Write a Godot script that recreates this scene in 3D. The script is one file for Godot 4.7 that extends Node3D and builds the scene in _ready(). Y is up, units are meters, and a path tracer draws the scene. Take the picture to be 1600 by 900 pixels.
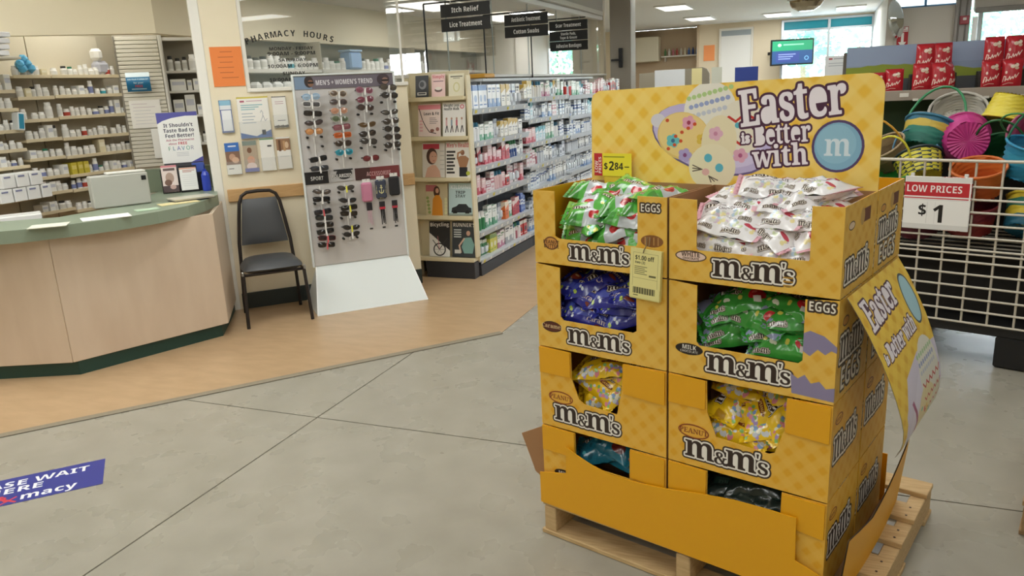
extends Node3D

# ------------------------------------------------------------------ helpers
var used := {}
var mats := {}
var rng := RandomNumberGenerator.new()
var ts: TextServer
var fonts := {}
var glyphs := {}
const ORD := ["first", "second", "third", "fourth", "fifth", "sixth", "seventh", "eighth", "ninth", "tenth", "eleventh", "twelfth", "thirteenth", "fourteenth", "fifteenth", "sixteenth", "seventeenth", "eighteenth", "nineteenth", "twentieth", "twenty-first", "twenty-second", "twenty-third", "twenty-fourth", "twenty-fifth", "twenty-sixth", "twenty-seventh", "twenty-eighth", "twenty-ninth", "thirtieth", "thirty-first", "thirty-second", "thirty-third", "thirty-fourth", "thirty-fifth", "thirty-sixth", "thirty-seventh", "thirty-eighth", "thirty-ninth", "fortieth"]

# collects triangles; corners are given counter-clockwise as seen from outside
class Geo:
	var v := PackedVector3Array()
	var n := PackedVector3Array()
	var t := PackedVector2Array()
	var c := PackedColorArray()
	var tint := Color.WHITE
	var tinted := false
	func tri(a: Vector3, b: Vector3, d: Vector3, ua := Vector2.ZERO, ub := Vector2.ZERO, ud := Vector2.ZERO) -> void:
		var m := (b - a).cross(d - a).normalized()
		tri_n(a, b, d, m, m, m, ua, ub, ud)
	func tri_n(a: Vector3, b: Vector3, d: Vector3, na: Vector3, nb: Vector3, nd: Vector3, ua := Vector2.ZERO, ub := Vector2.ZERO, ud := Vector2.ZERO) -> void:
		v.append(a); v.append(d); v.append(b)
		n.append(na); n.append(nd); n.append(nb)
		t.append(ua); t.append(ud); t.append(ub)
		if tinted:
			c.append(tint); c.append(tint); c.append(tint)
	func quad(a: Vector3, b: Vector3, d: Vector3, e: Vector3) -> void:
		tri(a, b, d, Vector2(0, 1), Vector2(1, 1), Vector2(1, 0))
		tri(a, d, e, Vector2(0, 1), Vector2(1, 0), Vector2(0, 0))
	# a box with its edges cut back by k
	func box(p: Vector3, s: Vector3, k := 0.0, bs := Basis()) -> void:
		var h := s * 0.5
		var ax := [Vector3.RIGHT, Vector3.UP, Vector3.BACK]
		k = minf(k, minf(h.x, minf(h.y, h.z)) * 0.9)
		for i in 3:
			var a: Vector3 = ax[i]
			var b: Vector3 = ax[(i + 1) % 3]
			var d: Vector3 = ax[(i + 2) % 3]
			if i == 0: # keep pictures upright on every side
				b = Vector3.FORWARD; d = Vector3.UP
			elif i == 1:
				b = Vector3.RIGHT; d = Vector3.FORWARD
			else:
				b = Vector3.RIGHT; d = Vector3.UP
			for q in [1.0, -1.0]:
				var o: Vector3 = a * (h.dot(a.abs()) * q)
				var e1: Vector3 = b * (absf(h.dot(b)) - k) * q
				var e2: Vector3 = d * (absf(h.dot(d)) - k)
				if i == 1:
					e1 = b * (absf(h.dot(b)) - k); e2 = d * (absf(h.dot(d)) - k) * q
				quad(p + bs * (o - e1 - e2), p + bs * (o + e1 - e2), p + bs * (o + e1 + e2), p + bs * (o - e1 + e2))
		if k <= 0.0:
			return
		for i in 3:
			var a: Vector3 = ax[i]
			var b: Vector3 = ax[(i + 1) % 3]
			var d: Vector3 = ax[(i + 2) % 3]
			for q in [1.0, -1.0]:
				for r in [1.0, -1.0]:
					var o1: Vector3 = a * h.dot(a) * q + b * (h.dot(b) - k) * r
					var o2: Vector3 = a * (h.dot(a) - k) * q + b * h.dot(b) * r
					var e: Vector3 = d * (h.dot(d) - k)
					if q * r > 0:
						quad(p + bs * (o1 - e), p + bs * (o2 - e), p + bs * (o2 + e), p + bs * (o1 + e))
					else:
						quad(p + bs * (o2 - e), p + bs * (o1 - e), p + bs * (o1 + e), p + bs * (o2 + e))
		for x in [1.0, -1.0]:
			for y in [1.0, -1.0]:
				for z in [1.0, -1.0]:
					var a := Vector3(h.x * x, (h.y - k) * y, (h.z - k) * z)
					var b := Vector3((h.x - k) * x, h.y * y, (h.z - k) * z)
					var d := Vector3((h.x - k) * x, (h.y - k) * y, h.z * z)
					if x * y * z > 0: tri(p + bs * a, p + bs * b, p + bs * d)
					else: tri(p + bs * a, p + bs * d, p + bs * b)
	func bar(a: Vector3, b: Vector3, w: float, th: float, k := 0.0) -> void:
		var z := (b - a).normalized()
		var up := Vector3.UP if absf(z.y) < 0.95 else Vector3.RIGHT
		var x := up.cross(z).normalized()
		box((a + b) * 0.5, Vector3(w, th, a.distance_to(b)), k, Basis(x, z.cross(x), z))
	# an outline in x, y pushed out from z0 to z1; r is the picture's rectangle
	func prism(poly: PackedVector2Array, z0: float, z1: float, r := Rect2(), x := Transform3D()) -> void:
		var area := 0.0
		for i in poly.size():
			area += poly[i].cross(poly[(i + 1) % poly.size()])
		if area < 0.0:
			poly = poly.duplicate(); poly.reverse()
		var ix := Geometry2D.triangulate_polygon(poly)
		var uv := func(p: Vector2) -> Vector2: return Vector2((p.x - r.position.x) / maxf(r.size.x, 1e-6), 1.0 - (p.y - r.position.y) / maxf(r.size.y, 1e-6)) if r.size.x > 0 else p
		for i in range(0, ix.size(), 3):
			var a := poly[ix[i]]; var b := poly[ix[i + 1]]; var d := poly[ix[i + 2]]
			if (b - a).cross(d - a) < 0.0:
				var q := b; b = d; d = q
			tri(x * Vector3(a.x, a.y, z1), x * Vector3(b.x, b.y, z1), x * Vector3(d.x, d.y, z1), uv.call(a), uv.call(b), uv.call(d))
			tri(x * Vector3(a.x, a.y, z0), x * Vector3(d.x, d.y, z0), x * Vector3(b.x, b.y, z0), uv.call(a), uv.call(d), uv.call(b))
		for i in poly.size():
			var a := poly[i]; var b := poly[(i + 1) % poly.size()]
			var ua: Vector2 = uv.call(a); var ub: Vector2 = uv.call(b)
			tri(x * Vector3(a.x, a.y, z0), x * Vector3(b.x, b.y, z0), x * Vector3(b.x, b.y, z1), ua, ub, ub)
			tri(x * Vector3(a.x, a.y, z0), x * Vector3(b.x, b.y, z1), x * Vector3(a.x, a.y, z1), ua, ub, ua)
	# a profile of (radius, height) turned about y
	func lathe(prof: Array, seg := 12, at := Transform3D()) -> void:
		for i in prof.size() - 1:
			var p: Vector2 = prof[i]; var q: Vector2 = prof[i + 1]
			var d := (q - p)
			if d.length() < 1e-7: continue
			var m := Vector2(d.y, -d.x).normalized()
			for k in seg:
				var a := TAU * k / seg; var b := TAU * (k + 1) / seg
				var ca := Vector3(sin(a), 0, cos(a)); var cb := Vector3(sin(b), 0, cos(b))
				var na := at.basis * (ca * m.x + Vector3.UP * m.y).normalized(); var nb := at.basis * (cb * m.x + Vector3.UP * m.y).normalized()
				var p1 := at * (ca * p.x + Vector3.UP * p.y); var p2 := at * (cb * p.x + Vector3.UP * p.y)
				var q1 := at * (ca * q.x + Vector3.UP * q.y); var q2 := at * (cb * q.x + Vector3.UP * q.y)
				var u0 := float(k) / seg; var u1 := float(k + 1) / seg
				var v0 := 1.0 - float(i) / (prof.size() - 1); var v1 := 1.0 - float(i + 1) / (prof.size() - 1)
				if p.x > 1e-6: tri_n(p1, p2, q2, na, nb, nb, Vector2(u0, v0), Vector2(u1, v0), Vector2(u1, v1))
				if q.x > 1e-6: tri_n(p1, q2, q1, na, nb, na, Vector2(u0, v0), Vector2(u1, v1), Vector2(u0, v1))
	func tube(pts: Array, r: float, seg := 6, closed := false) -> void:
		var m := pts.size()
		var rings := []
		var ups := []
		var up := Vector3.ZERO
		for i in m:
			var d: Vector3
			if closed: d = (pts[(i + 1) % m] - pts[(i + m - 1) % m]).normalized()
			elif i == 0: d = (pts[1] - pts[0]).normalized()
			elif i == m - 1: d = (pts[i] - pts[i - 1]).normalized()
			else: d = (pts[i + 1] - pts[i - 1]).normalized()
			if up == Vector3.ZERO: up = Vector3.UP if absf(d.y) < 0.9 else Vector3.RIGHT
			var x := up.cross(d).normalized()
			up = d.cross(x).normalized()
			var ring := []
			for k in seg:
				var a := TAU * k / seg
				ring.append(x * cos(a) + up * sin(a))
			rings.append(ring); ups.append(d)
		for i in (m if closed else m - 1):
			var j := (i + 1) % m
			for k in seg:
				var l := (k + 1) % seg
				var a: Vector3 = rings[i][k]; var b: Vector3 = rings[i][l]; var d: Vector3 = rings[j][l]; var e: Vector3 = rings[j][k]
				tri_n(pts[i] + a * r, pts[i] + b * r, pts[j] + d * r, a, b, d)
				tri_n(pts[i] + a * r, pts[j] + d * r, pts[j] + e * r, a, d, e)
		if not closed:
			for k in range(1, seg - 1):
				tri(pts[0] + rings[0][0] * r, pts[0] + rings[0][k + 1] * r, pts[0] + rings[0][k] * r)
				tri(pts[m - 1] + rings[m - 1][0] * r, pts[m - 1] + rings[m - 1][k] * r, pts[m - 1] + rings[m - 1][k + 1] * r)
	# a smooth sheet of (nx + 1) * (ny + 1) points, row by row; x runs right, y runs up when seen from outside
	func sheet(pt: PackedVector3Array, nx: int, ny: int, col := PackedColorArray()) -> void:
		var w := nx + 1
		var nm := PackedVector3Array()
		nm.resize(pt.size())
		for j in ny + 1:
			for i in w:
				var dx := pt[j * w + mini(i + 1, nx)] - pt[j * w + maxi(i - 1, 0)]
				var dy := pt[mini(j + 1, ny) * w + i] - pt[maxi(j - 1, 0) * w + i]
				nm[j * w + i] = dx.cross(dy).normalized()
		for j in ny:
			for i in nx:
				var a := j * w + i; var b := a + 1; var d := a + w + 1; var e := a + w
				var ua := Vector2(float(i) / nx, 1.0 - float(j) / ny); var ud := Vector2(float(i + 1) / nx, 1.0 - float(j + 1) / ny)
				if col.size(): tint = col[a]; tinted = true
				tri_n(pt[a], pt[b], pt[d], nm[a], nm[b], nm[d], ua, Vector2(ud.x, ua.y), ud)
				tri_n(pt[a], pt[d], pt[e], nm[a], nm[d], nm[e], ua, ud, Vector2(ua.x, ud.y))
	func add_to(m: ArrayMesh, mat: Material) -> void:
		if v.is_empty(): return
		var a := []
		a.resize(Mesh.ARRAY_MAX)
		a[Mesh.ARRAY_VERTEX] = v; a[Mesh.ARRAY_NORMAL] = n; a[Mesh.ARRAY_TEX_UV] = t
		if tinted: a[Mesh.ARRAY_COLOR] = c
		m.add_surface_from_arrays(Mesh.PRIMITIVE_TRIANGLES, a)
		m.surface_set_material(m.get_surface_count() - 1, mat)

# a picture that is printed on a flat surface
class Print:
	var im: Image
	var k := 2.0
	var w: int
	var h: int
	func _init(pw: int, ph: int, bg: Color, scale := 2.0) -> void:
		w = pw; h = ph; k = scale
		im = Image.create_empty(int(pw * k), int(ph * k), false, Image.FORMAT_RGBA8)
		im.fill(bg)
	func rect(x: float, y: float, pw: float, ph: float, col: Color) -> void:
		im.fill_rect(Rect2i(roundi(x * k), roundi(y * k), maxi(1, roundi(pw * k)), maxi(1, roundi(ph * k))), col)
	func polys(list: Array, col: Color) -> void:
		var lo := INF
		var hi := -INF
		var ed := []
		for p: PackedVector2Array in list:
			var m := p.size()
			for i in m:
				var a := p[i] * k; var b := p[(i + 1) % m] * k
				lo = minf(lo, a.y); hi = maxf(hi, a.y)
				if a.y != b.y: ed.append([a, b] if a.y < b.y else [b, a])
		var y0 := maxi(0, floori(lo)); var y1 := mini(im.get_height() - 1, ceili(hi))
		var rows := []
		rows.resize(maxi(0, y1 - y0 + 1))
		for i in rows.size(): rows[i] = PackedFloat32Array()
		for e in ed:
			var a: Vector2 = e[0]; var b: Vector2 = e[1]
			var sl := (b.x - a.x) / (b.y - a.y)
			for y in range(maxi(y0, ceili(a.y - 0.5)), mini(y1 + 1, ceili(b.y - 0.5))):
				rows[y - y0].append(a.x + (y + 0.5 - a.y) * sl)
		for i in rows.size():
			var xs: PackedFloat32Array = rows[i]
			xs.sort()
			for j in range(0, xs.size() - 1, 2):
				var x0 := roundi(xs[j]); var x1 := roundi(xs[j + 1])
				if x1 > x0: im.fill_rect(Rect2i(x0, i + y0, x1 - x0, 1), col)
	func poly(p: PackedVector2Array, col: Color) -> void:
		polys([p], col)
	func ell(x: float, y: float, rx: float, ry: float, col: Color, rot := 0.0) -> void:
		var p := PackedVector2Array()
		for i in 28:
			p.append(Vector2(x, y) + Vector2(cos(TAU * i / 28) * rx, sin(TAU * i / 28) * ry).rotated(rot))
		polys([p], col)
	func line(p: PackedVector2Array, width: float, col: Color) -> void:
		for q in Geometry2D.offset_polyline(p, width * 0.5): polys([q], col)
	func tex() -> ImageTexture:
		if k > 1.0: im.resize(w, h, Image.INTERPOLATE_BILINEAR if k <= 2.0 else Image.INTERPOLATE_LANCZOS)
		return ImageTexture.create_from_image(im)

func letters(s: String, font: String, size: float) -> Array: # [outlines, width], y down, baseline at 0
	var r: RID = fonts[font].get_rids()[0]
	var x := 0.0
	var list := []
	for i in s.length():
		var key := font + s[i]
		if not glyphs.has(key):
			var gi := ts.font_get_glyph_index(r, 64, s.unicode_at(i), 0)
			var d: Dictionary = ts.font_get_glyph_contours(r, 64, gi)
			var cs := []
			var at := 0
			if d.has("points"):
				for e in d.contours:
					var p := PackedVector2Array()
					for j in range(at, e + 1): p.append(Vector2(d.points[j].x, d.points[j].y) / 64.0)
					at = e + 1
					cs.append(p)
			glyphs[key] = [cs, ts.font_get_glyph_advance(r, 64, gi).x / 64.0]
		for p: PackedVector2Array in glyphs[key][0]:
			var q := PackedVector2Array()
			for a in p: q.append(Vector2(a.x * size + x, a.y * size))
			list.append(q)
		x += glyphs[key][1] * size
	return [list, x]

# lettering on a Print; o: al (0 left, 0.5 centre), rot, sx, fat, rim [[width, colour], ...] from the outermost, wid (fit the width)
func write(c: Print, s: String, x: float, y: float, size: float, col: Color, font := "bold", o := {}) -> void:
	var g := letters(s, font, size)
	var sx: float = o.get("sx", 1.0)
	if o.has("wid"): sx = o.wid / g[1]
	var w: float = g[1] * sx
	var list := []
	for p: PackedVector2Array in g[0]:
		var q := PackedVector2Array()
		for a in p: q.append(Vector2(x, y) + Vector2(a.x * sx - w * o.get("al", 0.0), a.y).rotated(o.get("rot", 0.0)))
		list.append(q)
	for rim in o.get("rim", []):
		for q: PackedVector2Array in list:
			if Geometry2D.is_polygon_clockwise(q): q = q.duplicate(); q.reverse()
			for z in Geometry2D.offset_polygon(q, rim[0], Geometry2D.JOIN_ROUND): c.polys([z], rim[1])
	c.polys(list, col)

func logo(c: Print, x: float, y: float, size: float, rot := 0.0, sx := 1.0, plain := Color.TRANSPARENT) -> void:
	var brown := Color("33231c")
	var parts := [["m", 0.0, 0.0, 1.0], ["&", 0.94, 0.02, 0.56], ["m", 1.3, 0.0, 1.0], ["'", 2.22, -0.28, 0.5], ["s", 2.28, -0.02, 0.72]]
	for lay in ([[0.1, brown], [0.055, Color("f4efe6")], [0.0, brown]] if plain.a == 0.0 else [[0.0, plain]]):
		for p in parts:
			var at := Vector2(p[1] * size * sx, p[2] * size).rotated(rot)
			write(c, p[0], x + at.x, y + at.y, size * p[3], lay[1], "serif", {"rot": rot, "sx": sx, "rim": [[lay[0] * size, lay[1]]] if lay[0] > 0 else []})

func gingham(w: int, h: int, cell: float, a := Color("f2c04c"), b := Color("e2a020")) -> Print:
	var c := Print.new(w, h, a)
	var q := 4
	var lo := Image.create_empty(maxi(2, w / q), maxi(2, h / q), false, Image.FORMAT_RGBA8)
	for y in lo.get_height():
		for x in lo.get_width():
			var s := (x + y) * q / cell * PI; var d := (x - y) * q / cell * PI
			var S := smoothstep(-0.35, 0.75, sin(s)); var D := smoothstep(-0.35, 0.75, sin(d))
			lo.set_pixel(x, y, a.lerp(b, 0.22 * maxf(S, D) + 0.78 * S * D))
	lo.resize(c.im.get_width(), c.im.get_height(), Image.INTERPOLATE_CUBIC)
	c.im = lo
	return c

func m(col: Color, rough := 0.6, metal := 0.0, o := {}) -> StandardMaterial3D:
	var key := str(col, rough, metal, o)
	if mats.has(key): return mats[key]
	var x := StandardMaterial3D.new()
	x.albedo_color = col; x.roughness = rough; x.metallic = metal
	for p in o: x.set(p, o[p])
	mats[key] = x
	return x

func pm(tex: Texture2D, rough := 0.6, o := {}) -> StandardMaterial3D:
	var x := StandardMaterial3D.new()
	x.albedo_texture = tex; x.roughness = rough
	for p in o: x.set(p, o[p])
	return x

func mesh_of(list: Array) -> ArrayMesh: # [[Geo, Material], ...]
	var a := ArrayMesh.new()
	for e in list: e[0].add_to(a, e[1])
	return a

func numbered(called: String) -> String:
	used[called] = used.get(called, -1) + 1
	return called if used[called] == 0 else "%s_%03d" % [called, used[called]]

func tag(o: Node3D, label: String, category: String, group := "") -> Node3D:
	o.set_meta("label", label); o.set_meta("category", category)
	if group: o.set_meta("group", group)
	return o

func thing(called: String, label: String, category: String, at := Transform3D(), group := "") -> Node3D:
	var o := Node3D.new()
	o.name = numbered(called)
	add_child(o)
	o.transform = at
	return tag(o, label, category, group)

func obj(called: String, geo, mat: Material, parent: Node3D = self, at := Transform3D()) -> MeshInstance3D:
	var o := MeshInstance3D.new()
	o.name = numbered(called) if parent == self else called
	o.mesh = geo if geo is Mesh else mesh_of([[geo, mat]])
	if geo is Mesh and mat: o.material_override = mat
	o.transform = at
	parent.add_child(o, true)
	return o

func struct(called: String, geo, mat: Material) -> MeshInstance3D:
	var o := obj(called, geo, mat)
	o.set_meta("kind", "structure")
	return o

func copy(src: Node3D, label: String, at: Transform3D, called := "") -> Node3D:
	var o := src.duplicate()
	var base := called if called else String(src.name)
	var cut := RegEx.create_from_string("_\\d\\d\\d$")
	o.name = numbered(cut.sub(base, ""))
	add_child(o)
	o.transform = at
	o.set_meta("label", label)
	return o

func bx(p: Vector3, s: Vector3, k := 0.0) -> Geo:
	var g := Geo.new()
	g.box(p, s, k)
	return g

func pv(a: Array) -> PackedVector2Array:
	var p := PackedVector2Array()
	for i in range(0, a.size(), 2): p.append(Vector2(a[i], a[i + 1]))
	return p

func tf(x: float, y: float, z: float, ry := 0.0, rx := 0.0, rz := 0.0) -> Transform3D:
	return Transform3D(Basis.from_euler(Vector3(deg_to_rad(rx), deg_to_rad(ry), deg_to_rad(rz))), Vector3(x, y, z))

# frames: the pharmacy wall (x along it, z out of it), the candy display, the wire bin
var WALL := Transform3D(Basis(Vector3.UP, PI / 4), Vector3(-3.786, 0, -5.066))
var SHOW := Transform3D(Basis(Vector3.UP, deg_to_rad(-17.0)), Vector3(-0.887, 0, -2.382))
var BIN := Transform3D(Basis(Vector3.UP, deg_to_rad(-20.0)), Vector3(0.85, 0, -4.6))

func _ready() -> void:
	rng.seed = 20240
	ts = TextServerManager.get_primary_interface()
	for a in [["bold", "Droid Sans", 700], ["sans", "Droid Sans", 400], ["serif", "Droid Serif", 700]]:
		var f := SystemFont.new()
		f.font_names = PackedStringArray([a[1]]); f.font_weight = a[2]
		fonts[a[0]] = f
	light_room()
	build_room()
	far_side()
	candy_display()
	counter()
	gondola()
	magazine_rack()
	sunglasses_stand()
	chair()
	basket_bin()
	treat_rack()
	pharmacy_shelves()
	wall_items()
	counter_displays()
	aisle_signs()
	floor_sticker()

# ------------------------------------------------------------------ the room
const PLAN := Basis(Vector3(1, 0, 0), Vector3(0, 0, -1), Vector3(0, 1, 0))

# an outline in plan, given as x, z pairs, between two heights
func slab(a: Array, y0: float, y1: float) -> Geo:
	var p := PackedVector2Array()
	for i in range(0, a.size(), 2): p.append(Vector2(a[i], -a[i + 1]))
	var g := Geo.new()
	g.prism(p, y0, y1, Rect2(), Transform3D(PLAN, Vector3.ZERO))
	return g

func noise_tex(freq: float, lo: Color, hi: Color, size := 512, oct := 4, sd := 1, bump := false) -> NoiseTexture2D:
	var f := FastNoiseLite.new()
	f.noise_type = FastNoiseLite.TYPE_SIMPLEX_SMOOTH
	f.frequency = freq; f.fractal_octaves = oct; f.seed = sd
	var t := NoiseTexture2D.new()
	t.width = size; t.height = size; t.seamless = true; t.noise = f
	if bump:
		t.as_normal_map = true; t.bump_strength = 2.0
	else:
		var g := Gradient.new()
		g.set_color(0, lo); g.set_color(1, hi)
		t.color_ramp = g
	return t

func tri_mat(tex: Texture2D, scale: Vector3, rough: float, o := {}) -> StandardMaterial3D:
	var x := pm(tex, rough, o)
	x.uv1_triplanar = true; x.uv1_world_triplanar = true; x.uv1_scale = scale
	return x

func lamp_panel(x: float, z: float, y: float, where: String, power := 1.0, w := 0.6, l := 1.2) -> void:
	var t := thing("ceiling_light", where, "ceiling light", tf(x, y, z), "recessed fluorescent ceiling panels")
	var f := Geo.new()
	for q in [-1.0, 1.0]:
		f.box(Vector3(q * (w / 2 + 0.012), -0.005, 0), Vector3(0.025, 0.03, l + 0.05), 0.004)
		f.box(Vector3(0, -0.005, q * (l / 2 + 0.012)), Vector3(w, 0.03, 0.025), 0.004)
	var fo := obj("frame", f, m(Color("e8e8e4"), 0.5), t)
	obj("diffuser", bx(Vector3(0, -0.004, 0), Vector3(w, 0.012, l)), m(Color("ffffff"), 0.6, 0.0, {"emission_enabled": true, "emission": Color("fffcf2"), "emission_energy_multiplier": LAMP_GLOW}), fo)
	var a := AreaLight3D.new()
	a.name = "lamp"
	a.area_size = Vector2(w, l)
	a.light_color = Color("f7faf8"); a.light_energy = LAMP_POWER * power
	a.set("area_range", 40.0)
	a.shadow_enabled = true
	a.transform = Transform3D(Basis(Vector3.RIGHT, -PI / 2), Vector3(0, -0.03, 0))
	t.add_child(a)

const LAMP_POWER := 1.75
const LAMP_GLOW := 1.6

func light_room() -> void:
	var cam := Camera3D.new()
	cam.name = "camera"
	cam.position = Vector3(0, 1.6, 0)
	cam.rotation = Vector3(-0.25462, 0.38865, -0.04934)
	cam.fov = rad_to_deg(2.0 * atan(450.0 / 1200.0))
	cam.near = 0.05; cam.far = 200.0
	add_child(cam)
	cam.current = true
	var w := WorldEnvironment.new()
	w.name = "world"
	var e := Environment.new()
	e.background_mode = Environment.BG_SKY
	var s := ProceduralSkyMaterial.new()
	s.sky_top_color = Color("b4cce6"); s.sky_horizon_color = Color("eef3f6"); s.sky_energy_multiplier = 4.2
	s.ground_bottom_color = Color("8a8a86"); s.ground_horizon_color = Color("c6ccd0"); s.ground_energy_multiplier = 1.5
	e.sky = Sky.new()
	e.sky.sky_material = s
	e.tonemap_mode = Environment.TONE_MAPPER_LINEAR
	e.tonemap_exposure = 1.02
	e.sdfgi_enabled = true; e.ssao_enabled = true; e.ssil_enabled = true
	w.environment = e
	add_child(w)
	var far_row := ["closest to the far wall", "one row short of the far wall", "two rows short of the far wall", "three rows short of the far wall"]
	for a in [[-3.0, [-20.6, -17.0, -13.6], "ceiling panel past the end of the medicine aisle"], [-1.2, [-21.3, -15.4, -9.0, -5.6, -2.2, 1.2], "ceiling panel over the open aisle"], [0.45, [-20.9, -12.4, -7.2, -3.8, -0.4, 3.0], "ceiling panel over the candy display lane"], [2.9, [-15.4, -10.4, -6.6, -3.0, 0.6], "ceiling panel over the basket bin"]]:
		var i := 0
		for z in a[1]:
			lamp_panel(a[0], z, 3.05, "%s, %s" % [a[2], far_row[i] if i < 4 else ORD[i] + " row counted from the far wall"], 2.0 if z < -12.0 else 0.6 if a[0] > 2.0 else (1.3 if a[0] == -1.2 and z < -5.0 else 0.95))
			i += 1
	for a in [[-5.2, -2.3, "ceiling panel in front of the pharmacy soffit", 1.5], [-3.2, -3.3, "ceiling panel above the chair", 1.45], [-3.0, 0.8, "ceiling panel beside the prescription counter"], [5.4, -6.6, "ceiling panel past the basket bin"], [5.4, -11.4, "ceiling panel near the big side window"], [-6.6, -17.6, "ceiling panel behind the pharmacy"], [-4.3, -2.2, "ceiling panel above the prescription counter corner"], [-4.7, -0.2, "ceiling panel above the near stretch of the prescription counter"]]:
		lamp_panel(a[0], a[1], 3.05, a[2], a[3] if a.size() > 3 else 1.0)
	lamp_panel(-5.55, -4.75, 2.62, "narrow panel behind the soffit above the pharmacy wall shelves", 0.3, 0.26, 0.9)
	for a in [[-4.5, -6.6, "low panel inside the pharmacy, just behind the hours window"], [-4.5, -8.9, "low panel inside the pharmacy, middle one"], [-4.5, -11.2, "low panel inside the pharmacy, deepest one"]]:
		lamp_panel(a[0], a[1], 2.62, a[2], 0.6)

func build_room() -> void:
	var cream := tri_mat(noise_tex(0.02, Color("ece0c4"), Color("f2e7cd"), 256, 3, 4), Vector3.ONE * 0.7, 0.75)
	var soff := m(Color("efe3c6"), 0.8)
	var white := m(Color("efece3"), 0.5)
	var grey := m(Color("b3ada2"), 0.7)
	var black := m(Color("24262a"), 0.5)
	# floor: concrete slabs with open joints, wood-look vinyl laid over part of them
	var conc := tri_mat(noise_tex(0.012, Color("9c9789"), Color("a8a396"), 1024, 5, 11), Vector3.ONE * 0.33, 1.0, {"roughness_texture": noise_tex(0.02, Color(0.24, 0.24, 0.24), Color(0.34, 0.34, 0.34), 512, 4, 5)})
	var fl := struct("floor", bx(Vector3(-1, -0.2, -9.5), Vector3(22.4, 0.1, 29)), m(Color("2e2a26"), 0.95))
	var xs := [-12.0, -2.36, 3.4, 10.0]
	var zs := [4.9, -3.02, -9.0, -15.0, -23.9]
	for i in 3:
		for j in 4:
			obj("slab", slab([xs[i] + 0.004, zs[j] - 0.004, xs[i + 1] - 0.004, zs[j] - 0.004, xs[i + 1] - 0.004, zs[j + 1] + 0.004, xs[i] + 0.004, zs[j + 1] + 0.004], -0.15, 0.0), conc, fl)
	var wood := tri_mat(noise_tex(0.01, Color("b29470"), Color("c2a480"), 1024, 5, 21), Vector3(0.35, 0.35, 0.9), 0.3, {"detail_enabled": false})
	struct("floor_vinyl", slab([-1.956, -4.553, -1.956, -14.0, -8.8, -14.0, -8.8, 3.38, -6.02, 0.16], 0.0005, 0.004), wood)
	var st := Geo.new()
	var d := Vector3(-1.956, 0.004, -4.553); var d2 := Vector3(-6.02, 0.004, 0.16)
	st.bar(d, d2, 0.05, 0.007, 0.003)
	struct("trim_1", st, m(Color("8f8572"), 0.5))
	# pharmacy wall: low wall, full-height end, header over the glass
	var wl := Geo.new()
	wl.box(Vector3(0.13, 0.83, -0.06), Vector3(1.5, 1.66, 0.12))
	wl.box(Vector3(-0.49, 2.36, -0.06), Vector3(0.26, 1.4, 0.12))
	wl.box(Vector3(0.26, 2.84, -0.06), Vector3(1.24, 0.42, 0.12))
	var wall := struct("wall_pharmacy", wl, cream)
	wall.transform = WALL
	var t := struct("trim_2", bx(Vector3(-0.655, 1.525, -0.06), Vector3(0.07, 3.05, 0.13), 0.006), white)
	t.transform = WALL
	var fr := Geo.new()
	fr.box(Vector3(-0.345, 2.14, -0.05), Vector3(0.03, 0.96, 0.09), 0.004)
	fr.box(Vector3(0.27, 1.675, -0.05), Vector3(1.24, 0.03, 0.14), 0.005)
	fr.box(Vector3(0.27, 2.61, -0.05), Vector3(1.24, 0.03, 0.09), 0.004)
	fr.box(Vector3(0.865, 2.14, -0.05), Vector3(0.014, 0.92, 0.03), 0.003)
	t = struct("window_1", fr, white)
	t.transform = WALL
	var glass := m(Color(0.9, 0.97, 0.95, 0.06), 0.0, 0.0, {"transparency": BaseMaterial3D.TRANSPARENCY_ALPHA})
	obj("pane", bx(Vector3(0.26, 2.14, -0.05), Vector3(1.19, 0.9, 0.008)), glass, t)
	# half wall with glass above it behind the medicine aisle
	var aw := Geo.new()
	aw.box(Vector3(-3.4, 0.86, -9.2), Vector3(0.1, 1.72, 6.7))
	aw.box(Vector3(-3.4, 2.84, -9.2), Vector3(0.1, 0.42, 6.7))
	struct("wall_aisle", aw, grey)
	var ag := Geo.new()
	ag.box(Vector3(-3.385, 1.735, -9.2), Vector3(0.17, 0.03, 6.7), 0.005)
	ag.box(Vector3(-3.4, 2.6, -9.2), Vector3(0.09, 0.06, 6.7), 0.005)
	t = struct("window_2", ag, m(Color("d9d6cf"), 0.45))
	for i in 6:
		obj("pane", bx(Vector3(-3.4, 2.16, -6.42 - i * 1.117), Vector3(0.008, 0.83, 1.11)), glass, t)
		if i < 5: obj("seam", bx(Vector3(-3.4, 2.16, -6.98 - i * 1.117), Vector3(0.012, 0.83, 0.008)), m(Color("8d9692"), 0.4), t)
	# rail and baseboard along the pharmacy wall
	t = struct("trim_3", bx(Vector3(0.14, 0.905, 0.012), Vector3(1.48, 0.095, 0.024), 0.004), tri_mat(noise_tex(0.02, Color("c59a66"), Color("d8b280"), 256, 4, 8), Vector3(3, 14, 3), 0.45))
	t.transform = WALL
	t = struct("baseboard_pharmacy", bx(Vector3(0.14, 0.065, 0.006), Vector3(1.48, 0.13, 0.012), 0.003), m(Color("2b3432"), 0.5))
	t.transform = WALL
	# shelf wall, soffit, ceilings, outer walls
	struct("wall_left", bx(Vector3(-6.03, 1.525, -3.9), Vector3(0.15, 3.05, 17.4)), m(Color("c9bfa9"), 0.8))
	struct("wall_soffit", slab([-5.95, -3.88, -4.93, -4.9, -5.0, -5.5, -5.08, -5.5, -5.02, -4.94, -5.95, -4.0], 2.15, 3.05), soff)
	struct("wall_bulkhead", slab([-5.95, -5.62, -5.42, -5.62, -5.42, -12.55, -5.95, -12.55], 2.2, 3.05), soff)
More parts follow.
